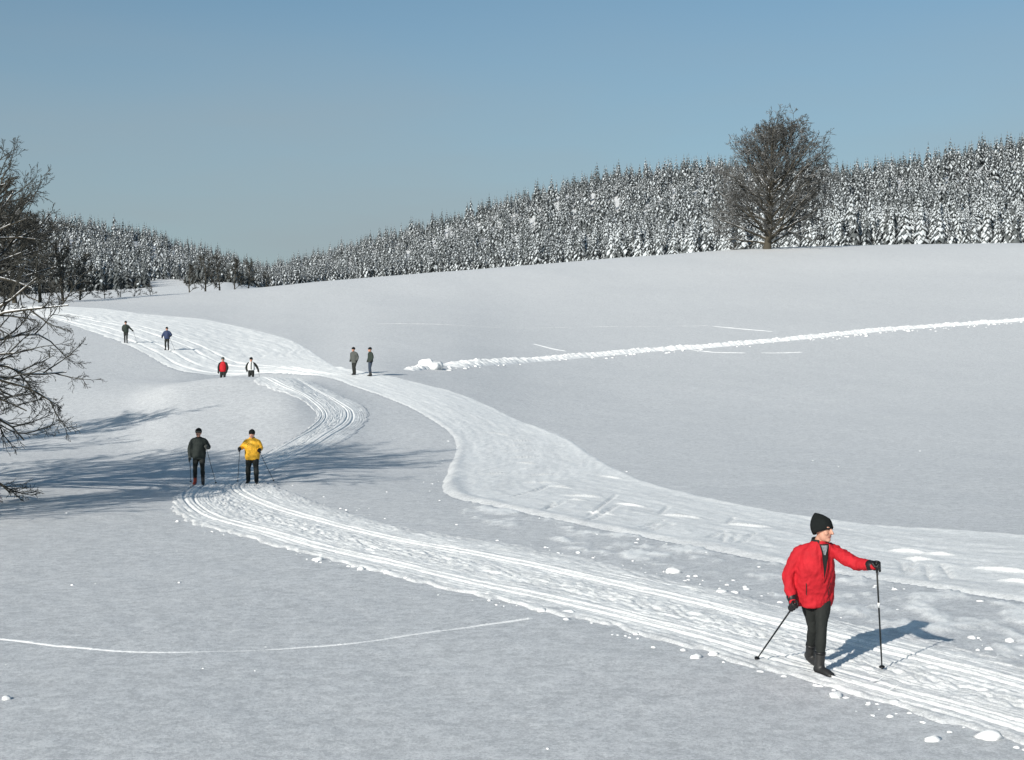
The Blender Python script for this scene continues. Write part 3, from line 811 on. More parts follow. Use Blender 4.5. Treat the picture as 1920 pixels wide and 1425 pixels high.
def bare_tree(seed, height, trunk_r, limbs, cnt, droop, rtw, spread=0.75, trunk_h=0.3, maxlevel=4, limb_len=0.55, extra=(), el0=0.0, low=1.0, env=None, shift=0.0, lean=(0.02, 0, 1)):
    """returns trunk tubes, list of limb tubes, crown tubes"""
    r = random.Random(seed)
    tk = Tubes(); crown = Tubes(); LM = []
    TP, _ = grow(r, (0, 0, -0.3), lean, height * 0.9, 12, 0.05 if env is None else 0.025, 0.10 if env is None else 0.0)
    tk.add(TP, np.concatenate([[trunk_r * 1.5, trunk_r * 1.1], np.linspace(trunk_r, trunk_r * 0.12, len(TP) - 2)]), 10)
    for k in range(limbs):
        t = trunk_h + (0.97 - trunk_h) * ((k + 0.5 * r.random()) / limbs) ** low
        i = min(len(TP) - 2, int(t * (len(TP) - 1))); q = TP[i] + (TP[i + 1] - TP[i]) * (t * (len(TP) - 1) - i)
        a = k * 2.39996 + r.uniform(-0.3, 0.3); el = el0 + r.uniform(0.25, 0.6) + 0.75 * (t - trunk_h)
        L = height * limb_len * spread * (1.15 - 0.72 * ((t - trunk_h) / (1 - trunk_h)) ** 1.3) * r.uniform(0.85, 1.15)
        if env is not None:                              # reach out to the outline of the crown
            dv = np.array([math.cos(a) * math.cos(el), math.sin(a) * math.cos(el), math.sin(el)])
            for st_ in np.arange(0.5, height, 0.25):
                e = q + dv * st_
                if math.hypot(e[0] - shift * e[2], e[1]) > np.interp(e[2], env[0], env[1]): break
            L = max(1.5, st_ * r.uniform(0.80, 0.98))
        P, _ = grow(r, q, (math.cos(a) * math.cos(el), math.sin(a) * math.cos(el), math.sin(el)), L, 8, 0.12, 0.05)
        rr = trunk_r * 0.5 * (1.1 - 0.75 * t)
        lt = Tubes(); lt.add(P, np.linspace(rr, rr * 0.25, len(P)), 7); LM.append(lt)
        ramify(r, P, rr, L, 0, maxlevel, [crown], cnt, droop, rtw, 0.2)
    for P in extra:
        P = spline(P, 10); rr = trunk_r * 0.32
        L = np.linalg.norm(P[-1] - P[0])
        lt = Tubes(); lt.add(P, np.linspace(rr, rr * 0.22, len(P)), 7); LM.append(lt)
        ramify(r, P, rr, min(L * 0.5, 3.0), 0, maxlevel, [crown], cnt, droop, rtw, 0.3)
    ramify(r, TP, trunk_r, height * 0.5, 0, maxlevel, [crown], (cnt[0] + 2,) + tuple(cnt[1:]), droop, rtw, 0.5)
    return tk, LM, crown
def place_tree(name, parts, loc, label, cat, group=None, tw=M_TWIG, snowy=()):
    root = bpy.data.objects.new(name, None); COL.objects.link(root); root.location = loc
    tk, LM, crown = parts
    tk.build('trunk', M_LIMB, root)
    for k, lt in enumerate(LM): lt.build('limb', M_LIMB_SNOWY if k in snowy else M_LIMB, root)
    crown.build('crown', tw, root)
    tag(root, label, cat, group); return root

# the big lime tree on the field's crest
bx, by = (1438 - CU) / F_PX * 258, 258.0
place_tree('bare_tree', bare_tree(5, 23.8, 0.55, 66, (7, 5, 4, 3), (0.04, 0.02, 0.0, -0.02), 0.036, 1.0, 0.05, 4, 0.52, (), -0.12, 1.12,
           ((0, 1.2, 3.0, 6.0, 10.4, 15.0, 17.8, 20.4, 22.8, 24.5), (6.5, 8.6, 10.0, 11.0, 11.6, 11.2, 9.0, 6.0, 2.6, 0.5)), 0.13, (0.15, 0, 1)),
           (bx, by, float(H(bx, by))), 'tall broad bare tree standing alone on the field crest before the spruce forest', 'tree', None, M_LIME)

# the tree whose trunk stands off to the left, its limbs reaching in
tx, ty = -18.5, 38.0
tz = float(H(tx, ty))
def rel(u, v, d):
    d = d + 3.6
    return ((u - CU) / F_PX * d - tx, d - ty, (CV - v) / F_PX * d - tz)
EXTRA = [
    [(0, 0, 3.6), rel(-130, 640, 32.6), rel(0, 588, 31.6), rel(70, 578, 31.2), rel(128, 572, 31.0)],
    [(0, 0, 3.9), rel(-120, 620, 32.8), rel(0, 576, 31.4), rel(36, 548, 31.2), rel(70, 520, 31.0)],
    [(0, 0, 3.0), rel(-120, 690, 33.8), rel(0, 683, 34.0), rel(50, 702, 34.2), rel(125, 697, 34.4)],
    [(0, 0, 2.7), rel(-100, 690, 32.6), rel(10, 715, 32.4), rel(60, 730, 32.3), rel(100, 755, 32.2)],
    [(0, 0, 4.5), rel(-110, 560, 34.0), rel(-20, 500, 34.5), rel(30, 450, 35.0), rel(70, 430, 35.3)],
    [(0, 0, 5.0), rel(-120, 520, 33.0), rel(-50, 440, 33.0), rel(0, 395, 33.2), rel(25, 360, 33.4)],
    [(0, 0, 3.2), rel(-140, 650, 35.0), rel(-20, 640, 35.5), rel(60, 625, 36.0), rel(95, 640, 36.4)],
    [(0, 0, 2.4), rel(-140, 760, 33.4), rel(-50, 770, 33.2), rel(10, 790, 33.2), rel(45, 825, 33.2)],
    [(0, 0, 4.2), rel(-110, 590, 33.8), rel(-30, 540, 34.2), rel(40, 520, 34.6), rel(105, 500, 34.9)],
    [(0, 0, 5.0), rel(-130, 500, 34.6), rel(-70, 430, 35.2), rel(-10, 410, 35.8), rel(40, 400, 36.2)],
    [(0, 0, 4.9), rel(-120, 520, 34.0), rel(-50, 470, 34.0), rel(10, 445, 34.0), rel(75, 450, 34.0)],
    [(0, 0, 4.7), rel(-120, 540, 36.0), rel(-40, 500, 36.6), rel(30, 500, 37.2), rel(90, 520, 37.6)],
    [(0, 0, 4.5), rel(-120, 550, 32.6), rel(-60, 520, 32.2), rel(0, 520, 32.0), rel(60, 540, 31.8)],
    [(0, 0, 5.4), rel(-130, 470, 33.6), rel(-80, 400, 33.4), rel(-30, 360, 33.2), rel(10, 345, 33.0)],
    [(0, 0, 4.4), rel(-130, 560, 33.4), rel(-60, 520, 33.6), rel(0, 490, 33.8), rel(50, 470, 34.0)],
    [(0, 0, 3.4), rel(-140, 640, 33.8), rel(-60, 655, 34.0), rel(0, 665, 34.2), rel(60, 655, 34.4)],
    [(0, 0, 3.0), rel(-140, 690, 33.0), rel(-60, 730, 33.0), rel(-5, 745, 33.1), rel(50, 770, 33.2)],
    [(0, 0, 5.5), rel(-140, 520, 34.0), rel(-60, 430, 34.5), rel(-12, 380, 35.0), rel(8, 325, 35.2)],
    [(0, 0, 4.6), rel(-120, 560, 35.0), rel(-50, 500, 35.5), rel(20, 410, 36.0), rel(60, 370, 36.2)],
    [(0, 0, 4.8), rel(-120, 540, 33.2), rel(-60, 470, 33.0), rel(0, 430, 32.8), rel(50, 410, 32.6)],
    [(0, 0, 4.3), rel(-120, 570, 35.4), rel(-40, 520, 36.0), rel(40, 480, 36.4), rel(90, 465, 36.6)],
    [(0, 0, 5.2), rel(-140, 480, 34.6), rel(-80, 400, 35.0), rel(-40, 350, 35.4), rel(-18, 300, 35.6)],
    [(0, 0, 1.4), rel(-160, 860, 33.6), rel(-70, 880, 33.8), rel(-10, 900, 34.0), rel(20, 925, 34.0)],
]
place_tree('bare_tree', bare_tree(23, 10.8, 0.28, 20, (8, 6, 5, 2), (0.02, 0.0, -0.02, -0.03), 0.0068, 0.72, 0.2, 4, 0.52, EXTRA),
           (tx, ty, tz), 'bare tree at the left picture edge, snow lying on its long lowest limb', 'tree', snowy=(20, 21, 22, 26))
# a low bushy one in front of it
lx, ly = -13.9, 33.0
place_tree('bare_tree', bare_tree(37, 4.6, 0.10, 16, (7, 6, 4, 3), (0.03, 0.0, -0.02, -0.03), 0.007, 0.9, 0.06, 3),
           (lx, ly, float(H(lx, ly))), 'low bushy bare tree at the left edge, below the snowy limb', 'tree')
# its neighbour further back, mostly out of the picture
nx, ny = -27.8, 50.0
nb_tree = place_tree('bare_tree', bare_tree(31, 12.0, 0.28, 16, (7, 5, 4, 3), (0.03, 0.02, 0.0, 0.0), 0.026, 0.8, 0.22, 3),
           (nx, ny, float(H(nx, ny))), 'second bare tree behind the snowy-limbed one, outside the left edge', 'tree')

nb_tree.scale = (0.9, 0.9, 0.84)
t2 = nb_tree.copy(); COL.objects.link(t2)
for ch in nb_tree.children:
    c2 = ch.copy(); COL.objects.link(c2); c2.parent = t2
t2.location = (-18.6, 26.6, float(H(-18.6, 26.6))); t2.scale = (0.72, 0.72, 0.66); t2.rotation_euler = (0, 0, 2.1)
t2['label'] = 'third bare tree outside the left edge, its shadow reaching towards the pair of skiers'
t3 = nb_tree.copy(); COL.objects.link(t3)
for ch in nb_tree.children:
    c2 = ch.copy(); COL.objects.link(c2); c2.parent = t3
t3.location = (-22.0, 38.5, float(H(-22.0, 38.5))); t3.scale = (0.9, 0.9, 0.74); t3.rotation_euler = (0, 0, 4.0)
t3['label'] = 'fourth bare tree outside the left edge, level with the pair of skiers'
# small bare trees and shrubs on the crest at the left
def proto(seed, h, tr, limbs, cnt, rtw, spread, th, ml=3):
    tk, LM, cr = bare_tree(seed, h, tr, limbs, cnt, (0.05, 0.04, 0.03, 0.0), rtw, spread, th, ml, 0.5)
    for lt in LM:
        for V, Fq in zip(lt.V, lt.F):
            tk.V.append(V); tk.F.append(Fq - Fq.min() + tk.o); tk.o += len(V)
    return tk.mesh('trunk', M_LIMB), cr.mesh('crown', M_TWIG)
PR = [proto(61, 9.0, 0.17, 9, (6, 5, 3), 0.045, 0.75, 0.03), proto(62, 9.0, 0.15, 10, (6, 5, 3), 0.045, 0.62, 0.03), proto(63, 9.0, 0.15, 10, (6, 5, 3), 0.05, 0.9, 0.02)]
LEFT_TREES = [(-30, 176, 17.0, 0, 'twiggy bare tree on the field crest, leftmost, behind the snowy-limbed near tree'),
              (28, 186, 14.5, 1, 'twiggy bare tree on the field crest, second from the left edge'),
              (75, 190, 11.8, 2, 'broad bare tree on the field crest, third from the left edge'),
              (118, 196, 8.8, 0, 'low bare tree on the field crest, fourth from the left edge'),
              (150, 199, 6.6, 2, 'bushy bare tree at the end of the dark row on the left crest'),
              (355, 212, 4.6, 1, 'slim bare tree on the crest right of the snowy clearing'),
              (385, 215, 6.0, 0, 'tallest bare tree of the clump right of the snowy clearing'),
              (412, 217, 5.6, 2, 'broad bare tree in the middle of the clump where the two hills meet'),
              (440, 219, 5.2, 1, 'narrow bare tree in the clump where the two hills meet'),
              (466, 222, 4.8, 0, 'rightmost bare tree of the clump where the two hills meet')]
SHRUBS = [(196, 203, 2.2, 2, 'low brown shrub on the crest above the two farthest skiers, leftmost'),
          (226, 205, 2.8, 0, 'brown shrub on the crest above the dark green skier'),
          (252, 207, 2.5, 2, 'brown shrub on the crest between the two farthest skiers'),
          (282, 209, 2.0, 1, 'small shrub on the crest just left of the snowy clearing'),
          (500, 224, 2.6, 2, 'shrub at the foot of the spruces just right of the hill gap'),
          (1545, 272, 2.6, 2, 'dark reddish shrub on the crest right of the big bare tree'),
          (1500, 268, 2.0, 0, 'small dark shrub at the right foot of the big bare tree'),
          (1378, 260, 1.8, 1, 'small dark shrub on the crest left of the big bare tree')]
for (u, d, h, k, lab) in LEFT_TREES + SHRUBS:
    shrub = h < 3
    x = (u - CU) / F_PX * d
    root = bpy.data.objects.new('shrub' if shrub else 'bare_tree', None); COL.objects.link(root)
    root.location = (x, d, float(H(x, d)) - (0.15 if shrub else 0)); sc = h / 9.0
    root.scale = (sc * (1.7 if shrub else 1.1), sc * 1.1, sc); root.rotation_euler = (0, 0, u * 0.37)
    link('trunk', PR[k][0], root); link('crown', PR[k][1], root)
    tag(root, lab, 'shrub' if shrub else 'tree', 'shrubs on the field crest' if shrub else 'bare trees on the left field crest')

# ------------------------------------------------------------------ people
def loft(bm, pts, rad, n=14, xdir=None):
    """closed tube; rad entries r or (rx, ry); xdir fixes the rx axis"""
    rings = []
    P = [Vector(p) for p in pts]; x = None
    for i, p in enumerate(P):
        t = (P[min(i + 1, len(P) - 1)] - P[max(i - 1, 0)]).normalized()
        if xdir is not None: x = Vector(xdir)
        elif x is None: x = Vector((0, 0, 1)) if abs(t.z) < 0.9 else Vector((1, 0, 0))
        x = (x - t * x.dot(t)).normalized(); y = t.cross(x)
        rx, ry = rad[i] if isinstance(rad[i], (tuple, list)) else (rad[i], rad[i])
        rings.append([bm.verts.new(p + x * (rx * math.cos(2 * math.pi * k / n)) + y * (ry * math.sin(2 * math.pi * k / n))) for k in range(n)])
    for a, b in zip(rings, rings[1:]):
        for k in range(n): bm.faces.new((a[k], a[(k + 1) % n], b[(k + 1) % n], b[k]))
    bm.faces.new(list(reversed(rings[0]))); bm.faces.new(rings[-1])
def capsule(bm, pts, rad, n=12):
    """tube with rounded ends"""
    P = [Vector(p) for p in pts]; r0, r1 = rad[0], rad[-1]
    a = (P[0] - P[1]).normalized(); b = (P[-1] - P[-2]).normalized()
    PP = [P[0] + a * r0 * 0.95, P[0] + a * r0 * 0.7] + P + [P[-1] + b * r1 * 0.7, P[-1] + b * r1 * 0.95]
    RR = [r0 * 0.3, r0 * 0.72] + list(rad) + [r1 * 0.72, r1 * 0.3]
    loft(bm, PP, RR, n)
def ball(bm, c, r, M=None, sub=3):
    g = bmesh.ops.create_icosphere(bm, subdivisions=sub, radius=1.0)
    for v in g['verts']:
        q = Vector((v.co.x * r[0], v.co.y * r[1], v.co.z * r[2]))
        v.co = (M @ q if M is not None else q) + Vector(c)
def remesh(bm, name, voxel, mat, parent=None, smooth=4, wrinkle=0.0, wscale=9.0, stretch=(1, 1, 0.45), seed=0.0):
    me = bpy.data.meshes.new(name); bm.normal_update(); bm.to_mesh(me); bm.free()
    tmp = bpy.data.objects.new('tmp', me); COL.objects.link(tmp)
    m = tmp.modifiers.new('r', 'REMESH'); m.mode = 'VOXEL'; m.voxel_size = voxel; m.adaptivity = 0
    if smooth:
        s = tmp.modifiers.new('s', 'SMOOTH'); s.factor = 0.5; s.iterations = smooth
    dg = bpy.context.evaluated_depsgraph_get()
    out = bpy.data.meshes.new_from_object(tmp.evaluated_get(dg))
    bpy.data.objects.remove(tmp); bpy.data.meshes.remove(me)
    out.name = name
    if wrinkle:
        nr = [v.normal.copy() for v in out.vertices]
        for v, nn in zip(out.vertices, nr):
            q = Vector((v.co.x * stretch[0], v.co.y * stretch[1], v.co.z * stretch[2])) * wscale + Vector((seed, 0, 0))
            k = 0.8 * mnoise.noise(q) + 0.7 * (1 - 2.4 * abs(mnoise.noise(q * 1.7 + Vector((0, 0, 7))))) + 0.35 * (1 - 2.4 * abs(mnoise.noise(q * 3.6)))
            v.co += nn * (wrinkle * k)
    out.materials.clear(); out.materials.append(mat)
    for p in out.polygons: p.use_smooth = True
    return link(name, out, parent)
def bm_obj(bm, name, mat, parent, smooth=True):
    me = bpy.data.meshes.new(name); bmesh.ops.recalc_face_normals(bm, faces=bm.faces); bm.to_mesh(me); bm.free()
    me.materials.append(mat)
    for p in me.polygons: p.use_smooth = smooth
    return link(name, me, parent)
def lerp(a, b, t): return Vector(a) * (1 - t) + Vector(b) * t

def grip_frame(hand, pole, arm):
    p = Vector(pole).normalized(); n = Vector(arm) - p * Vector(arm).dot(p)
    if n.length < 0.05: n = Vector((1, 0, 0)) - p * p.x
    n.normalize(); return p, n, p.cross(n)
def hand_shape(bm, wrist, hand, pole, s=1.0, fat=1.0, side_=1):
    """palm, four unequal curled fingers and a thumb closing round a shaft that passes through `hand` along `pole`"""
    wrist, hand = Vector(wrist), Vector(hand)
    p, n, b = grip_frame(hand, pole, hand - wrist); b = b * side_
    palm = hand - n * 0.036 * s
    loft(bm, [wrist, lerp(wrist, palm, 0.5), palm - n * 0.012, palm + n * 0.012], [(0.030 * s * fat, 0.024 * s * fat), (0.038 * s * fat, 0.024 * s * fat), (0.046 * s * fat, 0.022 * s * fat), (0.044 * s * fat, 0.016 * s * fat)], 10, p)
    for k, ln in enumerate((0.92, 1.0, 0.95, 0.78)):
        o = p * ((1.5 - k) * 0.0225 * s * fat)
        rr = 0.0105 * s * fat
        R_ = 0.031 * s
        pts = []
        for j in range(6):
            th = math.radians(178 - 42 * j * ln)
            pts.append(hand + o + n * (R_ * math.cos(th)) + b * (R_ * math.sin(th)))
        capsule(bm, pts, [rr * 1.1, rr * 1.08, rr * 1.02, rr, rr * 0.95, rr * 0.85], 8)
    th0 = hand - n * 0.030 * s + p * 0.030 * s
    pts = [th0 - n * 0.01, th0 - b * 0.026 * s + p * 0.014 * s, hand - b * 0.034 * s + p * 0.026 * s + n * 0.008, hand - b * 0.020 * s + p * 0.020 * s + n * 0.030 * s]
    capsule(bm, pts, [0.015 * s * fat, 0.0145 * s * fat, 0.0125 * s * fat, 0.011 * s * fat], 8)
def ski_pole(hand, tip, label, group=None, shaft_mat=None, base=(0, 0, 0), thick=0.008, band=False):
    base = Vector(base); hand = Vector(hand) + base; tip = Vector(tip) + base
    d = (hand - tip).normalized()
    root = bpy.data.objects.new('ski_pole', None); COL.objects.link(root); root.location = tip
    L = (hand - tip).length + 0.05
    top = d * L
    bm = bmesh.new(); loft(bm, [d * 0.02, d * 0.3, d * (L - 0.08)], [thick * 0.7, thick, thick * 1.05], 8); bm_obj(bm, 'shaft', shaft_mat or M_POLE, root)
    bm = bmesh.new(); loft(bm, [d * (L - 0.12), d * (L - 0.06), d * (L - 0.01), d * (L + 0.012)], [0.013, 0.015, 0.018, 0.012], 8); bm_obj(bm, 'grip', M_GRIP, root)
    bm = bmesh.new(); loft(bm, [d * 0.055, d * 0.062, d * 0.070], [0.018, 0.034, 0.012], 12); bm_obj(bm, 'basket', M_GRIP, root)
    bm = bmesh.new(); loft(bm, [d * -0.02, d * 0.03], [0.002, thick * 0.8], 6); bm_obj(bm, 'tip', M_METAL, root)
    # wrist strap
    bm = bmesh.new(); x = d.orthogonal().normalized()
    loft(bm, [d * (L - 0.02), d * (L - 0.05) + x * 0.035, d * (L - 0.13) + x * 0.045, d * (L - 0.17) + x * 0.02], [(0.009, 0.002)] * 4, 6); bm_obj(bm, 'strap', M_GRIP, root)
    if band:
        bm = bmesh.new(); loft(bm, [d * (L * 0.60), d * (L * 0.645)], [thick * 1.2, thick * 1.2], 10); bm_obj(bm, 'reflective_band', M_WHITE, root)
    tag(root, label, 'ski pole', group); return root
def ski(center, direction, label, group=None, length=1.95, mat=None, z=None, pitch=0.0):
    d = Vector((direction[0], direction[1], 0)).normalized(); s = Vector((-d.y, d.x, 0))
    root = bpy.data.objects.new('ski', None); COL.objects.link(root)
    root.location = center
    bm = bmesh.new(); n = 28; rows = []
    for k in range(n + 1):
        t = k / n; a = (t - 0.46) * length
        w = 0.024 * min(1, 4 * t + 0.5, max(0.12, 7 * (1 - t))) if t > 0.9 or t < 0.1 else 0.024
        up = 0.10 * max(0, (t - 0.9) / 0.1) ** 1.6 + 0.012 * math.cos((t - 0.46) * 3)
        if up and t < 0.05: up += 0.01
        th = 0.006 + 0.008 * math.exp(-((t - 0.46) / 0.2) ** 2)
        c = d * a + Vector((0, 0, up - a * pitch))
        rows.append([bm.verts.new(c - s * w), bm.verts.new(c + s * w), bm.verts.new(c + s * w + Vector((0, 0, th))), bm.verts.new(c - s * w + Vector((0, 0, th)))])
    for a, b in zip(rows, rows[1:]):
        for k in range(4): bm.faces.new((a[k], a[(k + 1) % 4], b[(k + 1) % 4], b[k]))
    bm.faces.new(rows[0]); bm.faces.new(list(reversed(rows[-1])))
    bm_obj(bm, 'blade', mat or M_SKI, root, False)
    bm = bmesh.new(); loft(bm, [d * -0.02 + Vector((0, 0, 0.026)), d * 0.10 + Vector((0, 0, 0.026))], [(0.025, 0.012), (0.018, 0.010)], 8, s); bm_obj(bm, 'binding', M_GRIP, root)
    tag(root, label, 'ski', group); return root

M_SKIN = simple('skin', (0.52, 0.27, 0.19), 0.5, 0.14, 14, 0.1, 80, 0.002, 0.4)
M_RED = simple('red_shell', (0.42, 0.014, 0.022), 0.75, 0.30, 9, 0.6, 22, 0.012, 0.2)  # mottled darker colour imitates shading on the cloth
M_BLACK = simple('black_fabric', (0.016, 0.018, 0.017), 0.8, 0.3, 8, 0.25, 40, 0.004, 0.25)
M_HAT = simple('black_knit', (0.010, 0.012, 0.012), 0.95, 0.3, 30, 0.5, 130, 0.004, 0.15)
M_BOOT = simple('black_boot', (0.020, 0.020, 0.020), 0.5, 0.3, 12, 0.1, 30, 0.003, 0.4)
M_REDBOOT = simple('red_boot', (0.30, 0.05, 0.03), 0.55, 0.2)
M_GRIP = simple('black_plastic', (0.012, 0.012, 0.013), 0.45, 0.2, 20, 0.05)
M_POLE = simple('black_pole', (0.012, 0.014, 0.015), 0.4, 0.2, 6, 0.0)
M_METAL = simple('steel', (0.35, 0.35, 0.36), 0.35, 0.1, 10, 0)
M_WHITE = simple('white_band', (0.78, 0.79, 0.78), 0.5, 0.05, 10, 0)
M_SKI = simple('pale_ski', (0.62, 0.63, 0.64), 0.4, 0.1, 6, 0)
M_SKID = simple('grey_ski', (0.20, 0.22, 0.25), 0.4, 0.1, 6, 0)
M_YELLOW = simple('yellow_shell', (0.85, 0.45, 0.035), 0.6, 0.16, 5, 0.3, 24, 0.008, 0.3)
M_DGREEN = simple('dark_green_cloth', (0.026, 0.036, 0.030), 0.8, 0.25, 6, 0.25, 24, 0.006, 0.25)
M_CHAR = simple('charcoal_cloth', (0.022, 0.028, 0.026), 0.8, 0.25, 6, 0.25, 24, 0.006, 0.25)
M_BLUE = simple('blue_cloth', (0.022, 0.036, 0.085), 0.7, 0.2, 6, 0.25, 24, 0.006, 0.3)
M_GREY = simple('grey_cloth', (0.075, 0.08, 0.075), 0.8, 0.25, 9, 0.25, 24, 0.006, 0.25)
M_JEAN = simple('slate_denim', (0.035, 0.048, 0.072), 0.85, 0.25, 9, 0.25, 50, 0.004, 0.2)
M_VEST = simple('white_cloth', (0.75, 0.76, 0.75), 0.8, 0.06, 6, 0.2, 24, 0.006, 0.3)
M_HAIR = simple('grey_hair', (0.16, 0.15, 0.14), 0.8, 0.3, 60, 0.4, 120, 0.004)
M_PATTERN = simple('patterned_scarf', (0.22, 0.24, 0.25), 0.85, 0.85, 45, 0.3, 60, 0.004)
M_EYE = simple('eye', (0.03, 0.025, 0.02), 0.2, 0.1, 10, 0)
M_LIP = simple('lips', (0.34, 0.12, 0.10), 0.5, 0.1, 20, 0)

def person(label, loc, J, yaw_t, yaw_h, mats, voxel=0.016, jacket_len=0.80, girth=1.0, loose=1.0, hat_tilt=0.0, head_pitch=0.0,
           collar=None, pole_dirs=None, wide_legs=1.0, sleeve_mat=None, group=None, hat_top=0.0, hat_low=0.0, gloves=True, hscale=1.06, headband=None, gaiter=False):
    """J: joints in metres (x to the picture's right, y away, z up), feet on z = 0. Yaw 0 faces the camera, + turns to the picture's right."""
    K = {k: Vector(v) for k, v in J.items()}
    ft = Vector((math.sin(yaw_t), -math.cos(yaw_t), 0)); st = Vector((math.cos(yaw_t), math.sin(yaw_t), 0))
    fh = Vector((math.sin(yaw_h), -math.cos(yaw_h), 0))
    Mh = Matrix(((math.cos(yaw_h), -math.sin(yaw_h), 0), (math.sin(yaw_h), math.cos(yaw_h), 0), (0, 0, 1))) @ Matrix.Rotation(head_pitch, 3, 'X')
    Mh = Mh * hscale if False else Matrix(Mh) * hscale
    hd = K['head']
    # ---- the body, one continuous skin
    bm = bmesh.new()
    ball(bm, hd + Mh @ Vector((0, 0.008, 0.025)), (0.077, 0.096, 0.098), Mh)           # skull
    ball(bm, hd + Mh @ Vector((0, -0.028, -0.055)), (0.060, 0.062, 0.068), Mh)          # jaw and cheeks
    ball(bm, hd + Mh @ Vector((0, -0.070, -0.098)), (0.030, 0.024, 0.022), Mh)          # chin
    capsule(bm, [hd + Mh @ Vector((0, -0.088, 0.012)), hd + Mh @ Vector((0, -0.104, -0.012)), hd + Mh @ Vector((0, -0.112, -0.028))], [0.011, 0.014, 0.017], 8)  # nose
    for s in (-1, 1):
        ball(bm, hd + Mh @ Vector((s * 0.077, 0.012, -0.010)), (0.010, 0.022, 0.034), Mh, 2)   # ear
        ball(bm, hd + Mh @ Vector((s * 0.034, -0.080, 0.030)), (0.026, 0.014, 0.010), Mh, 2)   # brow
        ball(bm, hd + Mh @ Vector((s * 0.040, -0.066, -0.030)), (0.024, 0.022, 0.022), Mh, 2)  # cheek
    loft(bm, [hd + Vector((0, 0.01, -0.05)), lerp(hd, K['neck'], 0.8), K['neck'] + Vector((0, 0, -0.03))], [0.052, 0.056, 0.075], 14)
    pel, ch = K['pelvis'], K['chest']
    loft(bm, [K['neck'], lerp(K['neck'], ch, 0.35), ch, lerp(ch, pel, 0.5), pel, pel - Vector((0, 0, 0.08))],
         [(0.06, 0.055), (0.115 * girth, 0.075), (0.14 * girth, 0.09 * girth), (0.135 * girth, 0.09 * girth), (0.145 * girth, 0.095 * girth), (0.10, 0.08)], 18, st)
    for s in 'lr':
        capsule(bm, [K['sho_' + s], K['elb_' + s], K['wri_' + s]], [0.045, 0.036, 0.026], 10)
        capsule(bm, [K['hip_' + s], lerp(K['hip_' + s], K['kne_' + s], 0.5), K['kne_' + s], lerp(K['kne_' + s], K['ank_' + s], 0.35), K['ank_' + s]], [0.072, 0.066, 0.046, 0.046, 0.032], 10)
        capsule(bm, [K['ank_' + s], lerp(K['ank_' + s], K['toe_' + s], 0.5), K['toe_' + s]], [0.036, 0.034, 0.026], 8)
        pd = (pole_dirs or {}).get(s, (0.05, 0.1, 1))
        hand_shape(bm, K['wri_' + s], K['han_' + s], pd, 0.92, 0.85, 1 if s == 'l' else -1)
    body = remesh(bm, 'person', 0.0095 if voxel < 0.012 else voxel * 0.85, mats['skin'], None, 2)
    body.location = loc
    tag(body, label, 'person', group)
    # ---- eyes and mouth
    if voxel < 0.03:
        for s in (-1, 1):
            bm = bmesh.new(); ball(bm, hd + Mh @ Vector((s * 0.031, -0.083, 0.012)), (0.013, 0.008, 0.007), Mh, 2); bm_obj(bm, 'eye', M_EYE, body)
        bm = bmesh.new(); capsule(bm, [hd + Mh @ Vector((-0.024, -0.085, -0.066)), hd + Mh @ Vector((0, -0.096, -0.064)), hd + Mh @ Vector((0.024, -0.085, -0.066))], [0.004, 0.007, 0.004], 8); bm_obj(bm, 'mouth', M_LIP, body)
    # ---- trousers
    bm = bmesh.new()
    wl_ = wide_legs
    loft(bm, [pel + Vector((0, 0, 0.08)), pel, pel - Vector((0, 0, 0.12))], [(0.155 * girth, 0.115 * girth), (0.165 * girth, 0.12 * girth), (0.12 * girth, 0.10 * girth)], 18, st)
    for s in 'lr':
        h_, k_, a_ = K['hip_' + s], K['kne_' + s], K['ank_' + s]
        end = lerp(k_, a_, 0.985)
        capsule(bm, [h_, lerp(h_, k_, 0.35), lerp(h_, k_, 0.75), k_, lerp(k_, a_, 0.3), lerp(k_, a_, 0.65), end],
                [0.098 * girth, 0.094 * girth * (0.5 + 0.5 * wl_), 0.072 * wl_, 0.064 * wl_, 0.066 * wl_, 0.054 * wl_ ** 1.3, 0.048 * wl_ ** 1.6], 14)
    remesh(bm, 'trousers', voxel, mats['trousers'], body, 3, 0.005, 11, (1, 1, 0.6), 3.0)
    # ---- boots
    for s in 'lr':
        bm = bmesh.new(); a_, t_ = K['ank_' + s], K['toe_' + s]
        fd = Vector((t_.x - a_.x, t_.y - a_.y, t_.z - a_.z)); fl = fd.normalized()
        sd_ = fl.cross(Vector((0, 0, 1))).normalized()
        kk = (K['kne_' + s] - a_).normalized()
        loft(bm, [a_ + kk * 0.17, a_ + kk * 0.08, a_ - kk * 0.03, a_ - kk * 0.062], [0.060, 0.057, 0.056, 0.044], 12)
        loft(bm, [a_ - fl * 0.075 - kk * 0.035, a_ - fl * 0.04 - kk * 0.03, a_ + fl * 0.04 - kk * 0.02, lerp(a_, t_, 0.72) - Vector((0, 0, 0.0)), t_, t_ + fl * 0.03],
             [(0.030, 0.032), (0.046, 0.050), (0.050, 0.058), (0.054, 0.046), (0.050, 0.036), (0.028, 0.020)], 12, sd_)
        bo = remesh(bm, 'boot', voxel, mats.get('boot_' + s, mats['boot']), body, 3)
        if ('boot_' + s) in mats: bo['label'] = 'red boot'
        bm = bmesh.new()
        loft(bm, [a_ + kk * 0.180, a_ + kk * 0.150], [0.062, 0.063], 12); bm_obj(bm, 'boot_cuff', M_GRIP, body)
    # ---- jacket
    bm = bmesh.new()
    bot = pel.z - (pel.z - jacket_len)
    nk = K['neck']
    hemc = Vector((lerp(pel, ch, 0.0).x, pel.y, jacket_len))
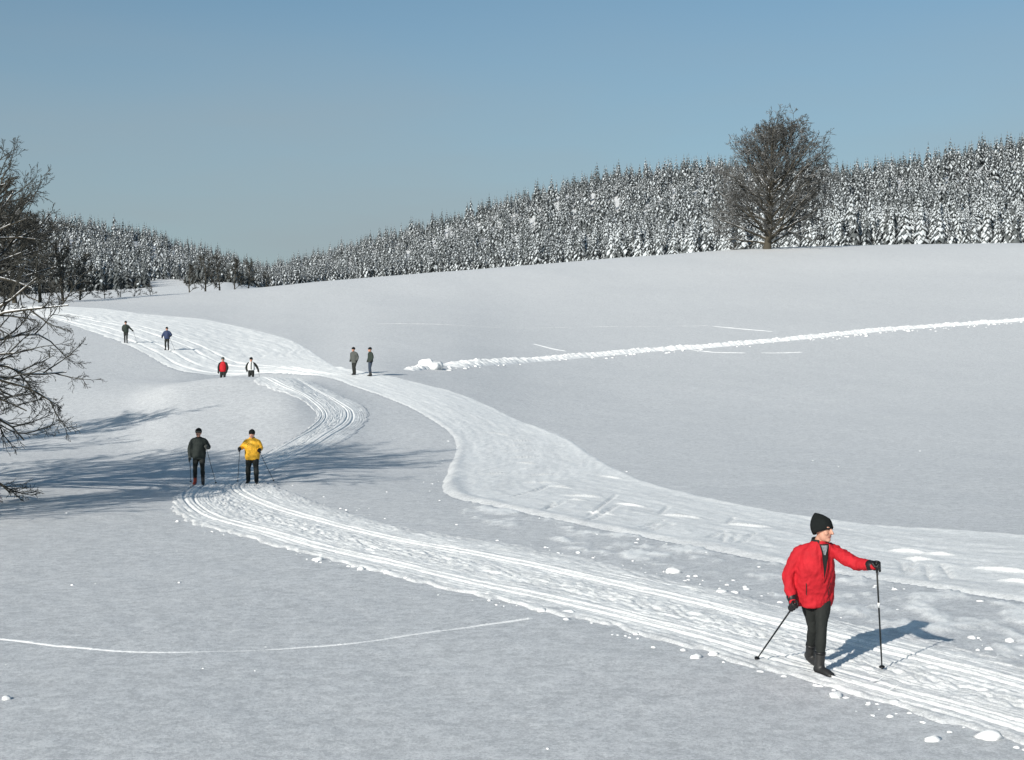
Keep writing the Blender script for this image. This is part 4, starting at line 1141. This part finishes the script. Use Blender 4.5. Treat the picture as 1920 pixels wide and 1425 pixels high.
    rr = [(0.085, 0.080), (0.125, 0.095), (0.165 * girth, 0.115 * girth), (0.205 * girth, 0.145 * girth), (0.212 * girth, 0.160 * girth), (0.212 * girth, 0.162 * girth), (0.205 * girth, 0.158 * girth), (0.185 * girth, 0.148 * girth)]
    pts = [nk + Vector((0, 0, 0.02)), nk - Vector((0, 0, 0.02)), lerp(nk, ch, 0.40), ch, lerp(ch, pel, 0.45), lerp(ch, pel, 0.85), lerp(pel, hemc, 0.45), hemc]
    loft(bm, pts, [(a * loose, b * loose) for a, b in rr], 26, st)
    def sleeve(bm):
        for s in 'lr':
            if only and s not in only: continue
            a, b, c = K['sho_' + s], K['elb_' + s], K['wri_' + s]
            ctl = spline([lerp(a, nk, 0.5), a, lerp(a, b, 0.55), lerp(lerp(a, c, 0.5), b, 0.82), lerp(b, c, 0.45), lerp(b, c, 0.94)], 16)
            rd = np.interp(np.linspace(0, 1, 16), [0, 0.2, 0.42, 0.62, 0.8, 1.0], [0.060, 0.074, 0.076, 0.070, 0.062, 0.050]) * loose
            capsule(bm, [Vector(q) for q in ctl], list(rd), 14)
    only = None
    if sleeve_mat is None: sleeve(bm)
    jk = remesh(bm, 'jacket', voxel, mats['jacket'], body, 3, 0.013 if voxel < 0.012 else 0.006, 7.5, (1, 1, 0.55), 1.0 + loc[0])
    if sleeve_mat is not None:
        for s in 'lr':
            only = (s,); bm = bmesh.new(); sleeve(bm); remesh(bm, 'sleeve', voxel, sleeve_mat, body, 3, 0.006, 9)
    # ---- gloves
    for s in 'lr':
        if not gloves: break
        bm = bmesh.new(); pd = (pole_dirs or {}).get(s, (0.05, 0.1, 1))
        hand_shape(bm, K['wri_' + s], K['han_' + s], pd, 1.12, 1.28, 1 if s == 'l' else -1)
        gl = remesh(bm, 'glove', 0.0085 if voxel < 0.012 else voxel * 0.75, mats['glove'], body, 2)
        bm = bmesh.new(); w_, e_ = K['wri_' + s], K['elb_' + s]; ax = (K['han_' + s] - e_).normalized()
        loft(bm, [w_ - ax * 0.030, w_ - ax * 0.012, w_ + ax * 0.026, w_ + ax * 0.044], [0.056, 0.060, 0.050, 0.043], 14)
        bm_obj(bm, 'cuff', mats.get('cuff', mats['glove']), body)
        if 'backhand' in mats:
            p_, n_, b_ = grip_frame(K['han_' + s], pd, K['han_' + s] - w_)
            bm = bmesh.new(); ball(bm, lerp(w_, K['han_' + s], 0.42) - Vector((0, 0.012, 0)), (0.043, 0.040, 0.042), None, 2); bm_obj(bm, 'hand_back', mats['backhand'], body)
    # ---- hat
    bm = bmesh.new(); n = 22
    Mt = Mh @ Matrix.Rotation(hat_tilt, 3, 'X')
    prof = [(0.004, 1.015), (0.03, 1.05), (0.055, 1.06), (0.085, 0.99), (0.112, 0.80), (0.132 + hat_top * 0.5, 0.52), (0.142 + hat_top, 0.22), (0.146 + hat_top * 1.12, 0.05)]
    rings = []
    for k, (z, f) in enumerate(prof):
        lean = 0.012 * max(0, k - 3)
        rings.append([bm.verts.new(hd + Mt @ Vector((0.089 * f * math.cos(2 * math.pi * i / n), 0.008 + lean * 0.5 + 0.108 * f * math.sin(2 * math.pi * i / n), z + hat_low * (1 - k / 7) + 0.005 + 0.002 * math.sin(i * 2.1 + k)))) for i in range(n)])
    for a, b in zip(rings, rings[1:]):
        for i in range(n): bm.faces.new((a[i], a[(i + 1) % n], b[(i + 1) % n], b[i]))
    bm.faces.new(rings[-1]); bm.faces.new(list(reversed(rings[0])))
    bm_obj(bm, 'hat', mats['hat'], body)
    if headband is not None:
        bm = bmesh.new(); rg = []
        for z in (0.022, 0.055):
            rg.append([bm.verts.new(hd + Mt @ Vector((0.0965 * math.cos(t), 0.008 + 0.117 * math.sin(t), z))) for t in [math.pi * (1.12 + 0.76 * i / 10) for i in range(11)]])
        for i in range(10): bm.faces.new((rg[0][i], rg[0][i + 1], rg[1][i + 1], rg[1][i]))
        bm_obj(bm, 'hat_badge', headband, body)
    # ---- collar
    if collar is not None:
        bm = bmesh.new(); n = 22; rg = []
        for z, a in ((-0.015, 0.100), (0.020, 0.092), (0.048, 0.084), (0.045, 0.072), (0.01, 0.072)):
            ring = []
            for i in range(n + 1):
                t = math.pi * (-0.5) + 0.42 + (2 * math.pi - 0.84) * i / n
                q = st * (a * math.cos(t)) - ft * (a * 0.92 * math.sin(t))
                ring.append(bm.verts.new(nk + q + Vector((0, 0, z + 0.012 * math.sin(t)))))
            rg.append(ring)
        for a, b in zip(rg, rg[1:]):
            for i in range(n): bm.faces.new((a[i], a[i + 1], b[i + 1], b[i]))
        bm_obj(bm, 'collar', collar, body)
    return body, jk, K, ft, st
def on_cloth(jk, name, mat, outline, ft, st, origin, offset=0.006, n=10):
    """a sewn-on panel lying on the jacket's front; outline(t) -> (left, right) metres across, heights top..bottom"""
    bvh = BVHTree.FromPolygons([v.co.copy() for v in jk.data.vertices], [p.vertices[:] for p in jk.data.polygons])
    bm = bmesh.new(); rows = []
    (z0, z1, fn) = outline
    for k in range(n + 1):
        t = k / n; z = z0 + (z1 - z0) * t; a, b = fn(t); row = []
        for i in range(6):
            x = a + (b - a) * i / 5
            o = Vector(origin) + st * x + ft * 1.0; o.z = z
            hit = bvh.ray_cast(o, -ft)
            row.append(bm.verts.new((hit[0] if hit[0] is not None else o - ft * 0.88) + ft * offset))
        rows.append(row)
    for a, b in zip(rows, rows[1:]):
        for i in range(5): bm.faces.new((a[i], a[i + 1], b[i + 1], b[i]))
    return bm_obj(bm, name, mat, jk.parent)

TRAIL_DIR = Vector((0.5, -0.866, 0))
# ---- the skier in red, close by
md = 15.85
m0 = Vector(((1540 - CU) / F_PX * md, md, 0)); m0.z = float(H(m0.x, m0.y)) - 0.02
J = dict(head=(0.005, -0.06, 1.665), neck=(-0.025, -0.01, 1.505), chest=(-0.055, 0.03, 1.25), pelvis=(-0.045, 0.16, 0.93),
         sho_l=(0.160, -0.03, 1.405), elb_l=(0.335, -0.15, 1.285), wri_l=(0.465, -0.33, 1.295), han_l=(0.515, -0.40, 1.285),
         sho_r=(-0.225, 0.06, 1.375), elb_r=(-0.355, 0.12, 1.125), wri_r=(-0.325, 0.02, 0.885), han_r=(-0.315, -0.02, 0.80),
         hip_l=(0.045, 0.14, 0.90), kne_l=(0.005, 0.02, 0.50), ank_l=(-0.015, 0.03, 0.105), toe_l=(0.085, -0.13, 0.045),
         hip_r=(-0.105, 0.18, 0.90), kne_r=(-0.045, 0.24, 0.50), ank_r=(-0.030, 0.46, 0.16), toe_r=(0.055, 0.31, 0.055))
tipL = Vector((0.735, 0.22, 0.0)); tipR = Vector((-0.60, 0.80, 0.0))
for tp in (tipL, tipR): tp.z = float(H(m0.x + tp.x, m0.y + tp.y)) - m0.z + 0.0
man, jk, K, ft, st = person('person in a red jacket and black hat skiing closest, head turned aside', m0, J, 0.22, 0.78,
    dict(skin=M_SKIN, jacket=M_RED, trousers=M_BLACK, boot=M_BOOT, glove=M_GRIP, cuff=M_GRIP, hat=M_HAT, backhand=M_RED), voxel=0.0115, jacket_len=0.775, girth=1.05, loose=1.0, hscale=1.14,
    hat_tilt=-0.48, head_pitch=0.10, collar=M_BLACK, pole_dirs={'l': Vector(J['han_l']) - tipL, 'r': Vector(J['han_r']) - tipR}, hat_top=0.018, hat_low=-0.034, wide_legs=0.88)
orig = K['chest']
on_cloth(jk, 'zip_opening', M_BLACK, (1.50, 1.07, lambda t: (0.040 - 0.052 * (1 - t) - 0.006, 0.040 + 0.052 * (1 - t) + 0.006)), ft, st, orig, 0.005, 14)
on_cloth(jk, 'patterned_scarf', M_PATTERN, (1.485, 1.38, lambda t: (0.020 - 0.026 * (1 - t), 0.044 + 0.032 * (1 - t))), ft, st, orig, 0.010, 6)
for dx, nm in ((-0.026, 'zip_edge'), (0.102, 'zip_edge')):
    on_cloth(jk, nm, M_RED, (1.49, 1.07, lambda t, dx=dx: (dx * (1 - t) + 0.036 * t + 0.0 - 0.006, dx * (1 - t) + 0.036 * t + 0.006)), ft, st, orig, 0.012, 14)
for x0, x1 in ((-0.145, -0.115), (0.135, 0.120)):
    on_cloth(jk, 'pocket_zip', M_BLACK, (1.06, 0.92, lambda t, x0=x0, x1=x1: (x0 * (1 - t) + x1 * t - 0.004, x0 * (1 - t) + x1 * t + 0.004)), ft, st, orig, 0.006, 8)
bm = bmesh.new(); Mh = Matrix.Rotation(0.78, 3, 'Z')
for s in (-1, 1):
    ball(bm, K['head'] + Mh @ Vector((s * 0.077, 0.035, -0.005)), (0.012, 0.04, 0.035), Mh, 2)
bm_obj(bm, 'hair', M_HAIR, man)
ski_pole(J['han_l'], tipL, 'black ski pole with a white band, planted right of the man in red', 'ski poles', base=m0, thick=0.0095, band=True)
ski_pole(J['han_r'], tipR, 'black ski pole trailing to the left of the man in red', 'ski poles', base=m0, thick=0.0095)
for s, lab in (('l', 'pale ski under the front boot of the man in red'), ('r', 'pale ski under the rear boot of the man in red')):
    c = m0 + Vector((J['toe_' + s][0], J['toe_' + s][1], 0.0)) - TRAIL_DIR * 0.05
    c.z = float(H(c.x, c.y)) + 0.012
    ski(c, TRAIL_DIR, lab, 'skis of the man in red')

# ---- generic figures
def std_pose(h=1.75, stance=0.12, facing=0.0, arm_l=None, arm_r=None, stride=0.0, lean=0.0):
    k = h / 1.78
    c, s = math.cos(facing), math.sin(facing)
    def w(x, y, z): return (k * (x * c - y * s), k * (x * s + y * c), k * z)
    J = dict(head=w(0, -0.02 - lean * 1.6, 1.60), neck=w(0, 0.01 - lean * 1.3, 1.46), chest=w(0, 0.01 - lean, 1.24), pelvis=w(0, 0.02, 0.93),
             hip_l=w(0.085, 0.02, 0.90), hip_r=w(-0.085, 0.02, 0.90),
             kne_l=w(stance * 0.9, -0.03 - stride * 0.5, 0.50), kne_r=w(-stance * 0.9, -0.03 + stride * 0.4, 0.50),
             ank_l=w(stance, 0.03 - stride, 0.10), ank_r=w(-stance, 0.03 + stride, 0.10),
             toe_l=w(stance + 0.02, -0.13 - stride, 0.045), toe_r=w(-stance - 0.02, -0.13 + stride, 0.045),
             sho_l=w(0.185, 0.015 - lean * 1.2, 1.355), sho_r=w(-0.185, 0.015 - lean * 1.2, 1.355))
    al = arm_l or ((0.27, 0.03, 1.11), (0.24, -0.10, 0.88), (0.23, -0.14, 0.81))
    ar = arm_r or ((-0.27, 0.03, 1.11), (-0.24, -0.10, 0.88), (-0.23, -0.14, 0.81))
    for sd_, a in (('l', al), ('r', ar)):
        for nm, p in zip(('elb_', 'wri_', 'han_'), a): J[nm + sd_] = w(*p)
    return J
def base_at(u, d, dz=0.0):
    x = (u - CU) / F_PX * d
    return Vector((x, d, float(H(x, d)) + dz))
def mset(jacket, trousers, boot=None, glove=None, hat=None, **kw):
    return dict(skin=M_SKIN, jacket=jacket, trousers=trousers, boot=boot or M_BOOT, glove=glove or M_GRIP, hat=hat or M_HAT, **kw)

# ---- the pair on the trail in the middle distance
bA = base_at(373, 44.0, 0.0)
JA = std_pose(1.80, 0.13, 0.10, arm_l=((0.30, 0.05, 1.15), (0.27, -0.17, 1.16), (0.24, -0.24, 1.17)), arm_r=((-0.29, 0.06, 1.12), (-0.27, 0.0, 0.86), (-0.27, -0.03, 0.79)), stride=0.10, lean=0.05)
tA = {'l': Vector((0.42, 0.55, 0)), 'r': Vector((-0.42, 0.75, 0))}
for s in 'lr': tA[s].z = float(H(bA.x + tA[s].x, bA.y + tA[s].y)) - bA.z
person('person in a long black jacket and tights skiing beside the one in yellow', bA, JA, 0.22, -0.05, mset(M_CHAR, M_BLACK, boot_r=M_REDBOOT, glove=M_GREY),
       voxel=0.017, jacket_len=0.80, girth=1.0, headband=M_GREY, pole_dirs={s: Vector(JA['han_' + s]) - tA[s] for s in 'lr'}, group='skiers')
ski_pole(JA['han_l'], tA['l'], 'ski pole in the raised hand of the skier in black', 'ski poles', base=bA)
ski_pole(JA['han_r'], tA['r'], 'ski pole in the lowered hand of the skier in black', 'ski poles', base=bA)
bB = base_at(473, 44.6, 0.0)
JB = std_pose(1.74, 0.15, 0.05, arm_l=((0.28, 0.06, 1.14), (0.25, -0.18, 1.10), (0.25, -0.26, 1.06)), arm_r=((-0.33, 0.03, 1.17), (-0.38, -0.20, 1.14), (-0.36, -0.28, 1.11)), stride=0.14, lean=0.04)
tB = {'l': Vector((0.62, 0.42, 0)), 'r': Vector((-0.58, 0.62, 0))}
for s in 'lr': tB[s].z = float(H(bB.x + tB[s].x, bB.y + tB[s].y)) - bB.z
person('person in a yellow jacket and wide black trousers skiing towards the camera', bB, JB, 0.05, 0.05, mset(M_YELLOW, M_BLACK),
       voxel=0.017, jacket_len=0.76, girth=1.06, loose=1.05, wide_legs=1.22, pole_dirs={s: Vector(JB['han_' + s]) - tB[s] for s in 'lr'}, collar=M_YELLOW, group='skiers')
ski_pole(JB['han_l'], tB['l'], 'ski pole on the right of the skier in yellow', 'ski poles', base=bB)
ski_pole(JB['han_r'], tB['r'], 'ski pole on the left of the skier in yellow', 'ski poles', base=bB)
for b, J_, who in ((bA, JA, 'black'), (bB, JB, 'yellow')):
    for s, side_n in (('r', 'left'), ('l', 'right')):
        c = b + Vector((J_['toe_' + s][0], J_['toe_' + s][1], 0)); c.z = float(H(c.x, c.y)) - 0.005
        ski(c, (0.12, -1), 'ski under the %s foot of the skier in %s' % ('picture-left' if side_n == 'left' else 'picture-right', who), 'skis of the pair', mat=M_SKID)

# ---- two people standing by the trail
bC = base_at(664, 87.0)
person('person in a grey jacket, black trousers and black hat standing beside the skating trail', bC,
       std_pose(1.74, 0.055, -0.5, arm_l=((0.26, 0.06, 1.12), (0.24, -0.05, 0.90), (0.20, -0.10, 0.87)), arm_r=((-0.26, 0.06, 1.12), (-0.25, -0.06, 0.90), (-0.22, -0.11, 0.88)), lean=0.04),
       -0.5, -0.7, mset(M_GREY, M_BLACK), voxel=0.022, jacket_len=0.74, girth=0.98, wide_legs=1.15, group='people standing by the trail')
bD = base_at(694, 86.0)
person('person in a dark green jacket and slate jeans standing by the trail', bD,
       std_pose(1.80, 0.06, -1.0, arm_l=((0.25, 0.05, 1.12), (0.22, -0.06, 0.92), (0.17, -0.10, 0.90)), arm_r=((-0.25, 0.05, 1.12), (-0.22, -0.06, 0.92), (-0.17, -0.10, 0.90))),
       -1.0, -1.2, mset(M_DGREEN, M_JEAN), voxel=0.022, jacket_len=0.86, girth=0.95, group='people standing by the trail')

# ---- two more half hidden by the rise
bE = base_at(418, 84.0)
person('person in a red jacket with black sleeves, legs hidden by the rise', bE, std_pose(1.74, 0.12, 0.0, stride=0.05), 0.0, 0.0, mset(M_RED, M_BLACK, hat=M_GREY),
       voxel=0.024, jacket_len=0.84, sleeve_mat=M_BLACK, group='skiers behind the rise')
bF = base_at(471, 84.0)
JF = std_pose(1.76, 0.12, 0.1, arm_l=((0.34, 0.05, 1.17), (0.42, -0.05, 0.98), (0.44, -0.08, 0.92)), arm_r=((-0.30, 0.05, 1.13), (-0.24, -0.10, 0.95), (-0.22, -0.16, 0.90)), stride=0.05)
bf, jf, Kf, ff, sf = person('person in a white vest with black sleeves, half hidden by the rise', bF, JF, 0.1, 0.1, mset(M_VEST, M_BLACK),
       voxel=0.024, jacket_len=0.98, sleeve_mat=M_BLACK, group='skiers behind the rise')
on_cloth(jf, 'centre_stripe', M_BLACK, (1.44, 1.0, lambda t: (-0.03, 0.035)), ff, sf, Kf['chest'], 0.012, 8)
tF = Vector(land(493, 730)); tipF = Vector((tF.x - bF.x, tF.y - bF.y, float(H(tF.x, tF.y)) - bF.z))

# ---- the farthest two
bG = base_at(236, 110.5)
JG = std_pose(1.76, 0.10, 0.15, arm_l=((0.33, 0.05, 1.16), (0.50, -0.02, 1.02), (0.55, -0.04, 0.98)), arm_r=((-0.28, 0.10, 1.13), (-0.22, -0.08, 1.0), (-0.18, -0.14, 0.98)), stride=0.14, lean=0.07)
person('person in dark green and black skiing on the far slope, leftmost of all', bG, JG, 0.15, 0.0, mset(M_DGREEN, M_BLACK), voxel=0.026, jacket_len=0.84, group='skiers on the far slope')
bH = base_at(313, 106.5)
JH = std_pose(1.80, 0.13, -0.1, arm_l=((0.33, 0.06, 1.14), (0.30, -0.14, 1.05), (0.24, -0.2, 1.03)), arm_r=((-0.35, 0.06, 1.14), (-0.33, -0.12, 0.98), (-0.28, -0.18, 0.94)), stride=0.06)
person('person in a blue jacket and black trousers skiing on the far slope', bH, JH, -0.1, 0.0, mset(M_BLUE, M_BLACK), voxel=0.026, jacket_len=0.86, loose=1.08, group='skiers on the far slope')
def far_pole(b, hand, tip, lab):
    t = Vector(tip); t.z = float(H(b.x + t.x, b.y + t.y)) - b.z
    ski_pole(hand, t, lab, 'ski poles', base=b)
far_pole(bG, JG['han_l'], (0.75, 0.5, 0), 'ski pole held out by the dark green skier on the far slope')
far_pole(bH, JH['han_l'], (0.45, 0.6, 0), 'ski pole on the right of the skier in blue')
far_pole(bF, JF['han_l'], (0.62, -0.4, 0), 'ski pole of the skier in the white vest')
